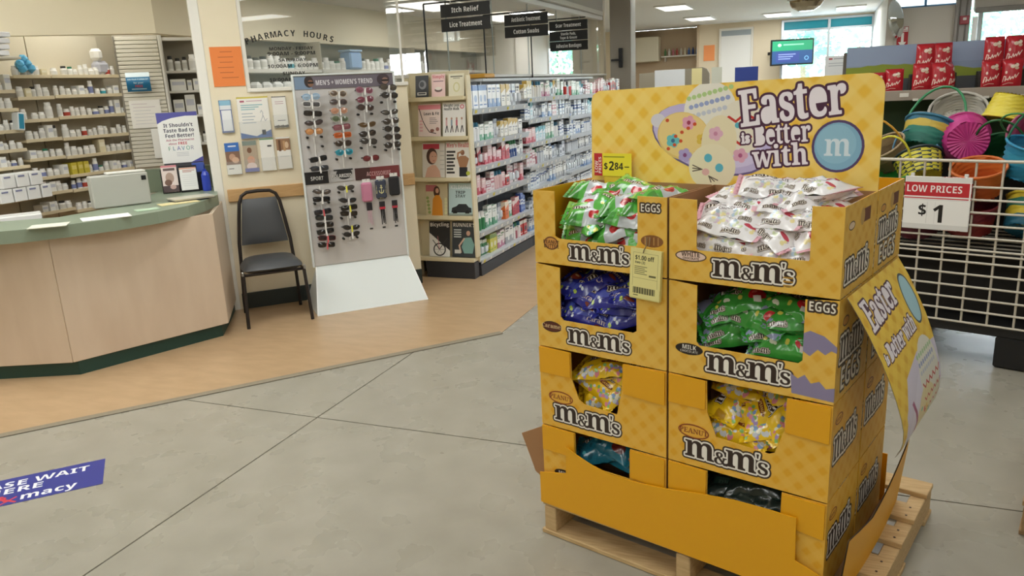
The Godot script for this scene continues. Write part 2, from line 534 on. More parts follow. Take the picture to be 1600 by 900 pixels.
	struct("ceiling_pharmacy", slab([-4.30, -4.70, -3.20, -5.75, -3.35, -12.55, -5.42, -12.55, -5.42, -5.62, -5.94, -5.62, -5.94, -4.06, -5.06, -4.96, -4.8, -5.1], 2.64, 2.7), m(Color("d6d2c8"), 0.85))
	struct("wall_inner", bx(Vector3(-6.2, 1.525, -12.63), Vector3(5.7, 3.05, 0.12)), m(Color("cfc4ab"), 0.8))
	struct("ceiling", bx(Vector3(-1, 3.13, -9.5), Vector3(22.4, 0.14, 29)), tri_mat(noise_tex(0.08, Color("e4e1da"), Color("edeae4"), 256, 4, 9), Vector3.ONE * 0.9, 0.9))
	struct("wall_back", bx(Vector3(2, 1.525, 4.85), Vector3(16.2, 3.05, 0.15)), soff)
	struct("wall_right", bx(Vector3(9.95, 1.525, -6.6), Vector3(0.15, 3.05, 23)), soff)
	struct("wall_west", bx(Vector3(-9.0, 1.525, -17.8), Vector3(0.15, 3.05, 10.4)), soff)
	var col := Geo.new()
	col.box(Vector3(-3.08, 1.525, -12.75), Vector3(0.34, 3.05, 0.34), 0.01)
	t = struct("pillar_1", col, m(Color("a39d92"), 0.6))
	obj("bracket", bx(Vector3(-3.07, 1.98, -12.555), Vector3(0.06, 0.3, 0.05), 0.006), black, t)
	obj("bracket", bx(Vector3(-3.14, 1.95, -12.53), Vector3(0.16, 0.03, 0.03), 0.004), black, t)

func far_side() -> void:
	var beige := m(Color("e2d2b6"), 0.8)
	var grey := m(Color("cbc3b9"), 0.7)
	var alu := m(Color("c5ccd2"), 0.35, 0.6)
	var glass := m(Color(0.9, 0.97, 0.95, 0.06), 0.0, 0.0, {"transparency": BaseMaterial3D.TRANSPARENCY_ALPHA})
	# far wall in pieces round the recess and the window
	var g := Geo.new()
	g.box(Vector3(-7.25, 1.525, -23.06), Vector3(3.6, 3.05, 0.15))
	g.box(Vector3(-2.3, 1.525, -23.06), Vector3(2.24, 3.05, 0.15))
	g.box(Vector3(-0.04, 0.45, -23.06), Vector3(2.28, 0.9, 0.15))
	g.box(Vector3(-0.04, 3.02, -23.06), Vector3(2.28, 0.06, 0.15))
	struct("wall_far", g, beige)
	g = Geo.new()
	g.box(Vector3(-4.43, 1.525, -23.9), Vector3(2.2, 3.05, 0.1))
	g.box(Vector3(-5.48, 1.525, -23.4), Vector3(0.06, 3.05, 0.9))
	g.box(Vector3(-3.4, 1.525, -23.4), Vector3(0.06, 3.05, 0.9))
	struct("wall_recess", g, m(Color("cdb79a"), 0.8))
	var t := thing("wall_cabinet", "cream upper cabinet in the recess at the far wall", "cabinet", tf(-5.0, 2.5, -23.6))
	obj("body", bx(Vector3(0, 0, 0), Vector3(0.8, 0.7, 0.4), 0.01), m(Color("e6dcc2"), 0.6), t)
	obj("door", bx(Vector3(0.0, 0, 0.205), Vector3(0.78, 0.68, 0.02), 0.005), m(Color("ebe2ca"), 0.6), t)
	t = thing("wall_shelf", "white wall shelf carrying small bottles in the far recess", "shelf", tf(-4.0, 2.27, -23.7))
	obj("board", bx(Vector3(0, 0, 0), Vector3(1.1, 0.04, 0.3), 0.005), m(Color("e9e4da"), 0.5), t)
	obj("bracket", bx(Vector3(-0.45, -0.08, -0.05), Vector3(0.03, 0.12, 0.2)), m(Color("d0cac0"), 0.5), t)
	obj("bracket", bx(Vector3(0.45, -0.08, -0.05), Vector3(0.03, 0.12, 0.2)), m(Color("d0cac0"), 0.5), t)
	var cols := [["green", "5c8a5a"], ["white", "e8e4dc"], ["pink", "c87c86"], ["red", "b04a44"], ["pale", "d9d2c4"], ["cream", "e6dcc0"], ["blue", "4f74b8"], ["navy", "38508c"], ["light blue", "8fb0d8"]]
	for i in 9:
		var b := Geo.new()
		b.lathe([Vector2(0, 0), Vector2(0.035, 0), Vector2(0.035, 0.13), Vector2(0.015, 0.16), Vector2(0.015, 0.2), Vector2(0, 0.2)], 8)
		tag(obj("bottle", b, m(Color(cols[i][1]), 0.4), self, tf(-4.45 + i * 0.115, 2.29, -23.68)), "%s bottle, %s along the white shelf of the far recess" % [cols[i][0], ORD[i]], "bottle", "bottles on the far recess shelf")
	# partition and fixtures beyond the aisle
	t = thing("partition_counter", "grey rounded counter screen standing before the far recess", "counter", tf(-2.55, 0, -15.0))
	g = Geo.new()
	g.prism(pv([-0.75, 0, 0.55, 0, 0.55, 1.68, 0.5, 1.77, 0.42, 1.8, -0.75, 1.74]), -0.05, 0.05)
	obj("screen", g, m(Color("8d8676"), 0.7), t)
	obj("worktop", bx(Vector3(-0.1, 1.0, -0.3), Vector3(1.3, 0.04, 0.5), 0.006), m(Color("c9bda4"), 0.5), t)
	# the door
	g = Geo.new()
	g.box(Vector3(-2.79, 1.45, -22.96), Vector3(0.06, 2.9, 0.08), 0.006)
	g.box(Vector3(-1.94, 1.45, -22.96), Vector3(0.06, 2.9, 0.08), 0.006)
	g.box(Vector3(-2.365, 2.87, -22.96), Vector3(0.8, 0.06, 0.08), 0.006)
	t = struct("door_1", g, m(Color("e3ded4"), 0.5))
	obj("panel", bx(Vector3(-2.365, 1.36, -22.955), Vector3(0.79, 2.7, 0.04), 0.006), m(Color("e9e7e2"), 0.5), t)
	obj("sign_strip", bx(Vector3(-2.365, 2.77, -22.95), Vector3(0.79, 0.14, 0.05), 0.004), m(Color("9aa3a8"), 0.5), t)
	obj("handle", bx(Vector3(-2.05, 1.1, -22.92), Vector3(0.03, 0.14, 0.05), 0.008), m(Color("8a8a8a"), 0.3, 0.8), t)
	tag(obj("paper_notice", bx(Vector3(-3.09, 2.28, -22.975), Vector3(0.3, 0.42, 0.004)), m(Color("f39a5e"), 0.8)), "small orange paper notice on the far beige wall beside the white door", "notice")
	# storefront windows
	g = Geo.new()
	for x in [-1.16, 0.0, 1.06]: g.box(Vector3(x, 1.95, -23.0), Vector3(0.07, 2.1, 0.1), 0.006)
	for y in [0.93, 2.72, 2.98]: g.box(Vector3(-0.04, y, -23.0), Vector3(2.28, 0.06, 0.09), 0.006)
	t = struct("window_3", g, alu)
	for x in [-0.58, 0.53]:
		obj("pane", bx(Vector3(x, 1.83, -23.02), Vector3(1.08, 1.74, 0.008)), glass, t)
	obj("band", bx(Vector3(-0.04, 2.85, -23.02), Vector3(2.2, 0.2, 0.02)), m(Color("17a0b4"), 0.4), t)
	g = Geo.new()
	g.box(Vector3(1.14, 1.525, -20.5), Vector3(0.14, 3.05, 5.1))
	g.box(Vector3(1.75, 1.38, -18.06), Vector3(1.3, 2.76, 0.13))
	g.box(Vector3(4.5, 0.5, -18.06), Vector3(3.8, 1.0, 0.13))
	g.box(Vector3(4.5, 2.83, -18.06), Vector3(3.8, 0.44, 0.13))
	g.box(Vector3(8.2, 1.525, -18.06), Vector3(3.6, 3.05, 0.13))
	struct("wall_front", g, grey)
	g = Geo.new()
	for x in [1.14, 1.75, 2.36]: g.box(Vector3(x, 2.9, -18.03), Vector3(0.04, 0.28, 0.1), 0.004)
	g.box(Vector3(1.75, 2.775, -18.03), Vector3(1.26, 0.03, 0.1), 0.004)
	t = struct("window_4", g, m(Color("5e8fc0"), 0.4))
	obj("pane", bx(Vector3(1.75, 2.91, -18.05), Vector3(1.2, 0.26, 0.008)), glass, t)
	g = Geo.new()
	for x in [2.72, 4.4, 6.3]: g.box(Vector3(x, 1.8, -18.02), Vector3(0.08, 1.66, 0.1), 0.006)
	for y in [1.02, 2.6]: g.box(Vector3(4.5, y, -18.02), Vector3(3.7, 0.06, 0.1), 0.006)
	t = struct("window_5", g, m(Color("a9aca9"), 0.45))
	for x in [3.56, 5.35]: obj("pane", bx(Vector3(x, 1.81, -18.05), Vector3(1.66, 1.54, 0.008)), glass, t)
	obj("roller", bx(Vector3(4.4, 2.62, -17.94), Vector3(3.6, 0.1, 0.1), 0.02), m(Color("8c8782"), 0.6), t)
	t = struct("pillar_2", bx(Vector3(2.4, 1.525, -17.93), Vector3(0.25, 3.05, 0.2), 0.01), m(Color("a09a96"), 0.6))
	var cd := Geo.new()
	for x in [2.33, 2.45]: cd.tube([Vector3(x, 0.2, -17.81), Vector3(x, 3.0, -17.81)], 0.014, 6)
	obj("conduit", cd, m(Color("77726e"), 0.5, 0.4), t)
	t = thing("fire_alarm", "small red alarm box on the grey column beside the side window", "alarm", tf(2.42, 2.45, -17.79))
	obj("body", bx(Vector3(0, 0, 0), Vector3(0.16, 0.16, 0.06), 0.01), m(Color("8f2630"), 0.4), t)
	obj("lens", bx(Vector3(0, 0.02, 0.035), Vector3(0.06, 0.05, 0.02), 0.008), m(Color("d8cfca"), 0.3), t)
	t = thing("post", "narrow white upright between the grey column and side window", "post", tf(2.61, 0, -17.85))
	obj("pole", bx(Vector3(0, 1.25, 0), Vector3(0.09, 2.5, 0.05), 0.01), m(Color("f2f4f4"), 0.4), t)
	obj("base", bx(Vector3(0, 0.02, 0), Vector3(0.2, 0.04, 0.14), 0.01), m(Color("d8d8d4"), 0.4), t)
	# fire extinguisher sign
	var c := Print.new(64, 132, Color("b3222c"))
	c.rect(3, 3, 58, 28, Color("f2efea"))
	write(c, "FIRE", 32, 15, 14, Color("b3222c"), "bold", {"al": 0.5})
	write(c, "EXTINGUISHER", 32, 26, 8, Color("b3222c"), "bold", {"al": 0.5, "wid": 54.0})
	c.poly(pv([24, 36, 40, 36, 40, 92, 56, 92, 32, 126, 8, 92, 24, 92]), Color("f2efea"))
	tag(obj("fire_sign", bx(Vector3(0, 0, 0), Vector3(0.2, 0.42, 0.01)), pm(c.tex(), 0.5), self, tf(1.38, 2.2, -17.98)), "red sign with white down arrow on the grey front wall", "sign")
	tag(obj("paper_notice", bx(Vector3(0, 0, 0), Vector3(0.22, 0.12, 0.006)), m(Color("e4e2dc"), 0.8), self, tf(1.33, 1.93, -17.985)), "small white notice under the red arrow sign", "notice")
	# mirrors
	t = thing("security_mirror", "tilted oval silver mirror on the grey front wall", "mirror", tf(1.22, 2.55, -17.8, 35, 0, 14))
	var s := Geo.new()
	s.lathe([Vector2(0, -0.06), Vector2(0.3, 0), Vector2(0.27, 0.05), Vector2(0.15, 0.12), Vector2(0, 0.14)], 24, Transform3D(Basis(Vector3.RIGHT, PI / 2).scaled(Vector3(0.55, 1.25, 1)), Vector3.ZERO))
	obj("glass", s, m(Color("d8dcde"), 0.06, 1.0), t)
	obj("bracket", bx(Vector3(0, 0, -0.1), Vector3(0.05, 0.05, 0.12)), m(Color("777777"), 0.4, 0.6), t)
	t = thing("ceiling_mirror", "half dome mirror hanging from the ceiling near the storefront", "mirror", tf(-0.45, 3.05, -17.5))
	s = Geo.new()
	s.lathe([Vector2(0.34, 0), Vector2(0.33, -0.07), Vector2(0.27, -0.16), Vector2(0.15, -0.23), Vector2(0, -0.25)], 24)
	obj("dome", s, m(Color("9c8f78"), 0.12, 0.9), t)
	s = Geo.new()
	s.lathe([Vector2(0.34, 0.0), Vector2(0.37, 0.0), Vector2(0.37, -0.03), Vector2(0.34, -0.03)], 24)
	obj("rim", s, m(Color("e6e8ea"), 0.4), t)
	t = thing("security_camera", "little black dome camera on the ceiling beside the mirror", "camera", tf(-0.42, 3.05, -19.3))
	s = Geo.new()
	s.lathe([Vector2(0.13, 0), Vector2(0.12, -0.05), Vector2(0.06, -0.11), Vector2(0, -0.12)], 14)
	obj("dome", s, m(Color("17181c"), 0.15), t)
	s = Geo.new()
	s.lathe([Vector2(0.15, 0), Vector2(0.15, -0.02), Vector2(0.12, -0.02)], 14)
	obj("base", s, m(Color("dddddd"), 0.4), t)
	# television on an arm
	t = thing("television", "wall television with green and blue screen beside the storefront window", "television", tf(-0.88, 2.16, -22.45, 14))
	obj("body", bx(Vector3(0, 0, 0), Vector3(1.1, 0.66, 0.07), 0.012), m(Color("16191c"), 0.35), t)
	c = Print.new(256, 144, Color("31507c"))
	c.rect(0, 0, 256, 62, Color("2f8f68"))
	c.rect(24, 74, 150, 60, Color("3c4a86"))
	for i in 3: c.rect(40, 82 + i * 14, 110 - i * 16, 6, Color("8a9cd0"))
	c.ell(46, 26, 12, 10, Color("b9e2cc")); c.rect(70, 20, 130, 9, Color("7fc4a2")); c.ell(220, 112, 14, 14, Color("6fa8d8")); c.ell(220, 112, 9, 9, Color("31507c"))
	var scr := c.tex()
	obj("screen", bx(Vector3(0, 0, 0.036), Vector3(1.02, 0.58, 0.006)), pm(scr, 0.3, {"emission_enabled": true, "emission_texture": scr, "emission_energy_multiplier": 0.5, "emission": Color.WHITE, "emission_operator": BaseMaterial3D.EMISSION_OP_MULTIPLY}), t.get_node("body"))
	var arm := Geo.new()
	arm.bar(Vector3(0, 0, -0.03), Vector3(-0.5, 0, -0.56), 0.08, 0.08, 0.01)
	obj("arm", arm, m(Color("222222"), 0.5), t)
	var tl := AreaLight3D.new()
	tl.name = "screen_light"; tl.area_size = Vector2(1.0, 0.56); tl.light_energy = 0.05; tl.light_color = Color("6fa8c0"); tl.shadow_enabled = true
	tl.transform = Transform3D(Basis(Vector3.UP, PI), Vector3(0, 0, 0.06))
	t.add_child(tl)
	# signs standing above the shelves beyond
	c = Print.new(256, 110, Color("eef0f2"))
	c.rect(20, 12, 20, 8, Color("b03038")); c.rect(48, 14, 120, 4, Color("9a9aa4")); c.rect(20, 40, 130, 3, Color("aab0ba")); c.rect(20, 54, 110, 3, Color("aab0ba"))
	c.line(pv([196, 20, 206, 12, 214, 24, 210, 44, 196, 84, 186, 92]), 3, Color("9aa0ae")); c.line(pv([206, 30, 196, 40, 198, 62]), 3, Color("9aa0ae")); c.line(pv([214, 44, 222, 80, 236, 60]), 3, Color("9aa0ae"))
	t = thing("poster_sign", "white poster with a grey line drawing in front of the storefront window", "sign", tf(0.225, 0, -10.0))
	obj("board", bx(Vector3(0, 1.67, 0), Vector3(0.5, 0.22, 0.01), 0.002), pm(c.tex(), 0.5), t)
	obj("pole", bx(Vector3(0, 0.78, -0.02), Vector3(0.03, 1.56, 0.03), 0.004), m(Color("8a8a8a"), 0.4, 0.5), t)
	obj("base", bx(Vector3(0, 0.01, -0.02), Vector3(0.4, 0.02, 0.3), 0.006), m(Color("666666"), 0.5), t)
	c = Print.new(128, 64, Color("2a3f8c"))
	c.ell(70, 70, 70, 40, Color("dfe6f2")); c.ell(80, 84, 70, 40, Color("2a3f8c"))
	t = thing("blue_sign", "dark blue sign with pale curve behind the yellow display header", "sign", tf(-0.9, 0, -10.0))
	obj("board", bx(Vector3(0, 1.53, 0), Vector3(0.27, 0.36, 0.01), 0.002), pm(c.tex(), 0.5), t)
	obj("pole", bx(Vector3(0, 0.68, -0.02), Vector3(0.03, 1.36, 0.03), 0.004), m(Color("8a8a8a"), 0.4, 0.5), t)
	obj("base", bx(Vector3(0, 0.01, -0.02), Vector3(0.4, 0.02, 0.3), 0.006), m(Color("666666"), 0.5), t)
	for a in [[-1.43, "e8dca0", "yellow price card"], [-1.2, "cfd0c0", "pale green price card"], [-1.75, "e9ecef", "white price card"]]:
		t = thing("price_card", "%s on a stalk behind the yellow display header" % a[2], "price card", tf(a[0], 0, -9.6))
		obj("card", bx(Vector3(0, 1.62, 0), Vector3(0.12 if a[0] > -1.7 else 0.36, 0.2, 0.006)), m(Color(a[1]), 0.6), t)
		obj("stalk", bx(Vector3(0, 0.76, -0.01), Vector3(0.012, 1.52, 0.012)), m(Color("999999"), 0.4, 0.6), t)
		obj("base", bx(Vector3(0, 0.01, -0.01), Vector3(0.25, 0.02, 0.2), 0.004), m(Color("777777"), 0.5), t)
	# outdoors, beyond the glass
	struct("ground", bx(Vector3(0, -0.3, -58), Vector3(120, 0.3, 68)), m(Color("a9aaa4"), 0.9))
	struct("lawn", bx(Vector3(0, -0.1, -52), Vector3(120, 0.12, 30)), m(Color("7f9a5a"), 0.95))
	var tr := [[-7.0, -52.0, 3.2], [-1.2, -46.0, 2.2], [2.0, -60.0, 3.6], [6.5, -50.0, 3.0], [10.5, -58.0, 3.8], [15.0, -48.0, 2.6]]
	for i in tr.size():
		t = thing("street_tree", "green leafy tree outside the storefront glass, %s from the pharmacy side" % ORD[i], "tree", tf(tr[i][0], 0, tr[i][1]), "trees outside the storefront")
		var tk := Geo.new()
		tk.lathe([Vector2(0.22, -0.1), Vector2(0.16, 1.2), Vector2(0.1, 3.2)], 8)
		obj("trunk", tk, m(Color("6a5846"), 0.9), t)
		var lf := Geo.new()
		for k in 420:
			var p: Vector3 = Vector3(rng.randfn(0, 1), rng.randfn(0, 0.8), rng.randfn(0, 1)).limit_length(1.9) * (tr[i][2] * 0.42) + Vector3(0, 2.2 + tr[i][2] * 0.45, 0)
			var b := Basis.from_euler(Vector3(rng.randf() * 6, rng.randf() * 6, rng.randf() * 6)).scaled(Vector3.ONE * rng.randf_range(0.12, 0.22))
			lf.tri(p + b * Vector3(-1, 0, 0), p + b * Vector3(1, 0, 0), p + b * Vector3(0.3, 1.5, 0))
			lf.tri(p + b * Vector3(-1, 0, 0), p + b * Vector3(0.2, -1.4, 0.2), p + b * Vector3(1, 0, 0))
		var fo := obj("foliage", lf, m(Color("5c9c78"), 0.8, 0.0, {"backlight_enabled": true, "backlight": Color("6fae8e")}), t)
		fo.set_meta("kind", "stuff")

# ------------------------------------------------------------------ the candy display
var YEL := Color("ecc058")
var YEL2 := Color("e4ad3a")

func bag_prints() -> Array:
	var out := []
	var dots := func(c: Print, n: int, cols: Array, r: float, x0: float, x1: float, y0: float, y1: float, sd: int) -> void:
		var q := RandomNumberGenerator.new()
		q.seed = sd
		for i in n: c.ell(q.randf_range(x0, x1), q.randf_range(y0, y1), r * q.randf_range(0.8, 1.25), r * q.randf_range(0.8, 1.1), Color(cols[i % cols.size()]), q.randf() * 3)
	var pastel := ["a8c8e6", "f0b8c4", "f4e49a", "b8dca0", "c8b4e0"]
	# 0 green and white, 1 white with pink ends, 2 dark blue, 3 bright green, 4 yellow, 5 teal, 6 near black
	for k in 7:
		var c := Print.new(256, 160, [Color("58b048"), Color("efedf0"), Color("2a2f92"), Color("3f9c3c"), Color("efc51e"), Color("1f7088"), Color("22302c")][k])
		var red := func(x: float, y: float, r: float) -> void:
			c.ell(x, y, r * 1.25, r, Color("c2262e")); c.ell(x - r * 0.3, y - r * 0.3, r * 0.4, r * 0.25, Color("dc5a58")); c.ell(x + r * 0.3, y + r * 0.5, r * 0.6, r * 0.25, Color("8c1820"))
		match k:
			0:
				c.poly(pv([0, 0, 256, 0, 256, 40, 150, 58, 0, 46]), Color("9cd068")); c.poly(pv([96, 70, 168, 74, 176, 160, 84, 160]), Color("c6ccd2")); red.call(132, 118, 19)
				dots.call(c, 26, ["e8dc5a", "f0f0e8", "7ac4c4", "d8ec9a", "f0e890"], 6.5, 16, 240, 8, 50, 3); logo(c, 34, 84, 34, -0.06); write(c, "EGGS", 190, 92, 24, Color("f4f2ec"), "bold", {"rim": [[2.5, Color("25301f")]]}); dots.call(c, 8, ["e8dc5a", "7ac4c4", "f0f0e8"], 7.0, 190, 244, 108, 148, 4)
				c.poly(pv([0, 120, 66, 112, 60, 160, 0, 160]), Color("3f8a34"))
			1:
				c.poly(pv([0, 0, 20, 0, 15, 160, 0, 160]), Color("eeb4c2")); c.poly(pv([238, 0, 256, 0, 256, 160, 242, 160]), Color("eeb4c2")); red.call(178, 58, 21); c.poly(pv([164, 64, 192, 60, 196, 82, 166, 86]), Color("e8d4d6"))
				dots.call(c, 26, ["dcdad6", "cfd9b4", "d8c4d6", "f0e4a8", "b8ccdf"], 7.0, 26, 228, 100, 124, 5); logo(c, 32, 58, 40, -0.08); logo(c, 118, 150, 26); logo(c, 34, 148, 18); c.rect(36, 70, 80, 8, Color("b4aeb0")); write(c, "WHITE CHOCOLATE", 40, 94, 15, Color("6a5e60"), "bold"); c.ell(206, 100, 22, 8, Color("c2485a"))
			2:
				c.poly(pv([0, 112, 256, 66, 256, 92, 0, 140]), Color("4a57c0")); c.ell(60, 60, 30, 21, Color("8a3426")); c.ell(64, 54, 12, 6, Color("c89a6c")); c.poly(pv([140, 16, 244, 8, 226, 34, 150, 44]), Color("8f98c4")); logo(c, 104, 98, 46, -0.16); write(c, "Caramel", 140, 134, 28, Color("e0cfc4"), "serif", {"rot": -0.16}); c.ell(208, 138, 24, 9, Color("7a2f24")); dots.call(c, 5, ["b0c84a", "e6eef4"], 6.0, 14, 90, 124, 150, 7)
			3:
				c.poly(pv([0, 0, 90, 0, 60, 60, 0, 80]), Color("8c93b0")); c.poly(pv([200, 160, 256, 120, 256, 160]), Color("8c93b0")); red.call(196, 100, 25); c.poly(pv([184, 112, 210, 108, 212, 132, 186, 134]), Color("e8e2de")); write(c, "EGGS", 60, 76, 50, Color("f4f2ec"), "bold", {"rot": -0.1, "rim": [[3.5, Color("25301f")]]}); dots.call(c, 7, ["d8d05a", "9aa4c8", "e8ecd8"], 8.0, 20, 150, 100, 128, 9); logo(c, 76, 30, 28, -0.1); logo(c, 20, 152, 24); c.poly(pv([0, 96, 256, 40, 256, 52, 0, 110]), Color("2f7e30"))
			4:
				logo(c, 58, 66, 52, -0.05); c.ell(170, 86, 40, 11, Color("7a3c1e")); write(c, "PEANUT", 146, 91, 15, Color("f0d070"), "bold"); dots.call(c, 40, ["86a8d8", "e08a98", "f4f0d8", "8cc06a", "b098d0", "d8dce4"], 8.0, 20, 240, 108, 152, 11); c.rect(0, 0, 256, 10, Color("d8a810")); c.poly(pv([0, 60, 40, 70, 30, 110, 0, 104]), Color("b98a14"))
			5:
				c.poly(pv([0, 20, 256, 0, 256, 50, 0, 90]), Color("2f94ac")); c.ell(180, 112, 36, 26, Color("6a2420")); logo(c, 40, 62, 42, -0.1); dots.call(c, 6, ["58b4c4", "17586c"], 9.0, 10, 130, 100, 150, 13)
			6:
				c.poly(pv([0, 60, 256, 30, 256, 60, 0, 96]), Color("2f463e")); logo(c, 70, 84, 36, -0.1, 1.0, Color("47584e"))
		out.append(pm(c.tex(), 0.22, {"clearcoat_enabled": true, "clearcoat": 0.5, "clearcoat_roughness": 0.15}))
	return out

# a filled candy bag lying flat, 0.2 long, print up
func bag_mesh(sd: int) -> Array:
	var q := RandomNumberGenerator.new()
	q.seed = sd
	var f := FastNoiseLite.new()
	f.seed = sd; f.frequency = 16.0
	var nx := 18
	var ny := 12
	var top := PackedVector3Array(); var bot := PackedVector3Array()
	var bend := q.randf_range(-0.03, 0.03)
	for j in ny + 1:
		for i in nx + 1:
			var u := float(i) / nx * 2 - 1; var v := float(j) / ny * 2 - 1
			var e := maxf(0.0, 1.0 - pow(absf(u) / 0.86, 3.0)) if absf(u) < 0.86 else 0.0
			var th := 0.036 * pow(e, 0.6) * pow(maxf(0.0, 1 - v * v), 0.55)
			var lump := f.get_noise_2d(u * 0.1 + sd, v * 0.07) * 0.017 * e
			var wd := 0.066 * (1.0 - 0.12 * e)
			var x := u * 0.105
			var zig := 0.003 * (1 if j % 2 else -1) if i == 0 or i == nx else 0.0
			top.append(Vector3(x + zig, th + maxf(lump, -th * 0.8) + bend * u * u * 0.5, -v * wd * -1.0 * -1.0))
			bot.append(Vector3(-(x) - zig, -th * 0.8 + bend * u * u * 0.5, -v * wd))
	var a := Geo.new(); a.sheet(top, nx, ny)
	var b := Geo.new(); b.sheet(bot, nx, ny)
	return [a, b]

func carton_print(k: int, w: float, h: float) -> ImageTexture:
	# one front: k picks flavour lettering; metres to 900 pixels each
	var c := gingham(int(w * 900), int(h * 900), 29.0, YEL if k < 4 else Color("eebb4c"), YEL2 if k < 4 else Color("e8aa28"))
	var H := float(c.h)
	var y := func(v: float) -> float: return H - v * 900.0 # height above the carton foot
	match k:
		0: # top near column: peanut butter eggs
			logo(c, 124, y.call(0.024), 77)
			c.ell(60, y.call(0.07), 26, 20, Color("6e3c20")); c.ell(60, y.call(0.07), 22, 16, Color("d89a4a")); write(c, "PEANUT", 60, y.call(0.068), 15, Color("4a2614"), "bold", {"al": 0.5}); write(c, "BUTTER", 60, y.call(0.054), 15, Color("4a2614"), "bold", {"al": 0.5})
			write(c, "EGGS", 360, y.call(0.196), 30, Color("f4efe2"), "bold", {"wid": 62.0, "rim": [[4.0, Color("3a2a20")]]})
			c.ell(396, y.call(0.108), 34, 17, Color("8a5a30"))
			for q in 4: c.rect(374 + q * 13, y.call(0.12), 3, 22, Color("c89a5c"))
		1:
			logo(c, 122, y.call(0.024), 80)
			c.ell(62, y.call(0.075), 44, 15, Color("4a3428")); c.ell(62, y.call(0.075), 41, 12, Color("ecd0c0")); write(c, "WHITE", 62, y.call(0.074), 17, Color("4a3428"), "bold", {"al": 0.5}); write(c, "CHOCOLATE", 62, y.call(0.065), 8, Color("4a3428"), "bold", {"al": 0.5})
			for q in 3: c.rect(306, y.call(0.045 - q * 0.011), 24, 4, Color("b98a30"))
		2:
			logo(c, 110, y.call(0.03), 82)
			c.ell(52, y.call(0.075), 36, 17, Color("3c1c14")); c.ell(52, y.call(0.075), 33, 14, Color("5c2a1c")); write(c, "Caramel", 52, y.call(0.07), 18, Color("e6cf9c"), "serif", {"al": 0.5})
		3:
			logo(c, 110, y.call(0.03), 86)
			c.ell(60, y.call(0.085), 40, 16, Color("231a16")); write(c, "MILK", 60, y.call(0.084), 17, Color("f0eee8"), "bold", {"al": 0.5}); write(c, "CHOCOLATE", 60, y.call(0.074), 9, Color("f0eee8"), "bold", {"al": 0.5})
			write(c, "EGGS", 368, y.call(0.256), 33, Color("f4efe2"), "bold", {"wid": 66.0, "rim": [[4.5, Color("3a2a20")]]})
			# broken lilac egg shell
			c.poly(pv([340, y.call(0.15), 352, y.call(0.185), 376, y.call(0.2), 410, y.call(0.19), 440, y.call(0.165), 446, y.call(0.145), 428, y.call(0.152), 414, y.call(0.138), 396, y.call(0.15), 378, y.call(0.128), 360, y.call(0.14)]), Color("8f86a8"))
			c.poly(pv([338, y.call(0.012), 334, y.call(0.07), 352, y.call(0.058), 368, y.call(0.072), 384, y.call(0.05), 404, y.call(0.06), 420, y.call(0.042), 444, y.call(0.05), 440, y.call(0.008)]), Color("8f86a8"))
		4:
			logo(c, 50, y.call(0.03), 91)
			c.ell(76, y.call(0.115), 46, 21, Color("8a3c16")); c.ell(76, y.call(0.115), 42, 17, Color("e8b040")); write(c, "PEANUT", 76, y.call(0.108), 20, Color("7a3414"), "serif", {"al": 0.5})
		5:
			c.ell(78, y.call(0.12), 36, 14, Color("231a16")); write(c, "MILK", 78, y.call(0.115), 17, Color("f0eee8"), "bold", {"al": 0.5})
			logo(c, 110, y.call(0.02), 92)
	return c.tex()

func side_print(k: int, w: float, h: float) -> ImageTexture:
	var c := gingham(int(w * 900), int(h * 900), 29.0, YEL if k < 2 else Color("eebb4c"), YEL2 if k < 2 else Color("e8aa28"))
	var H := float(c.h)
	if k < 2:
		logo(c, 24, H * (0.62 if k == 1 else 0.86), 118, 0.0, 0.66)
		if k == 1: write(c, "EGGS", 40, H * 0.92, 84, Color("f4efe2"), "bold", {"wid": 180.0, "rim": [[6.0, Color("3a2a20")]]})
		c.ell(60, H * 0.24, 26, 13, Color("4a3428")); c.ell(60, H * 0.24, 23, 10, Color("e8d0b8") if k == 0 else Color("d89a4a"))
		c.rect(150, H * 0.12, 70, 40, Color("6e3826")); c.ell(150, H * 0.2, 18, 26, Color("caa05a"))
	else:
		logo(c, 24, H * 0.62, 118, 0.0, 0.66)
		c.ell(56, H * 0.2, 32, 14, Color("8a3c16")); c.ell(56, H * 0.2, 28, 11, Color("e8b040")); write(c, "PEANUT", 56, H * 0.22, 13, Color("7a3414"), "serif", {"al": 0.5})
	return c.tex()

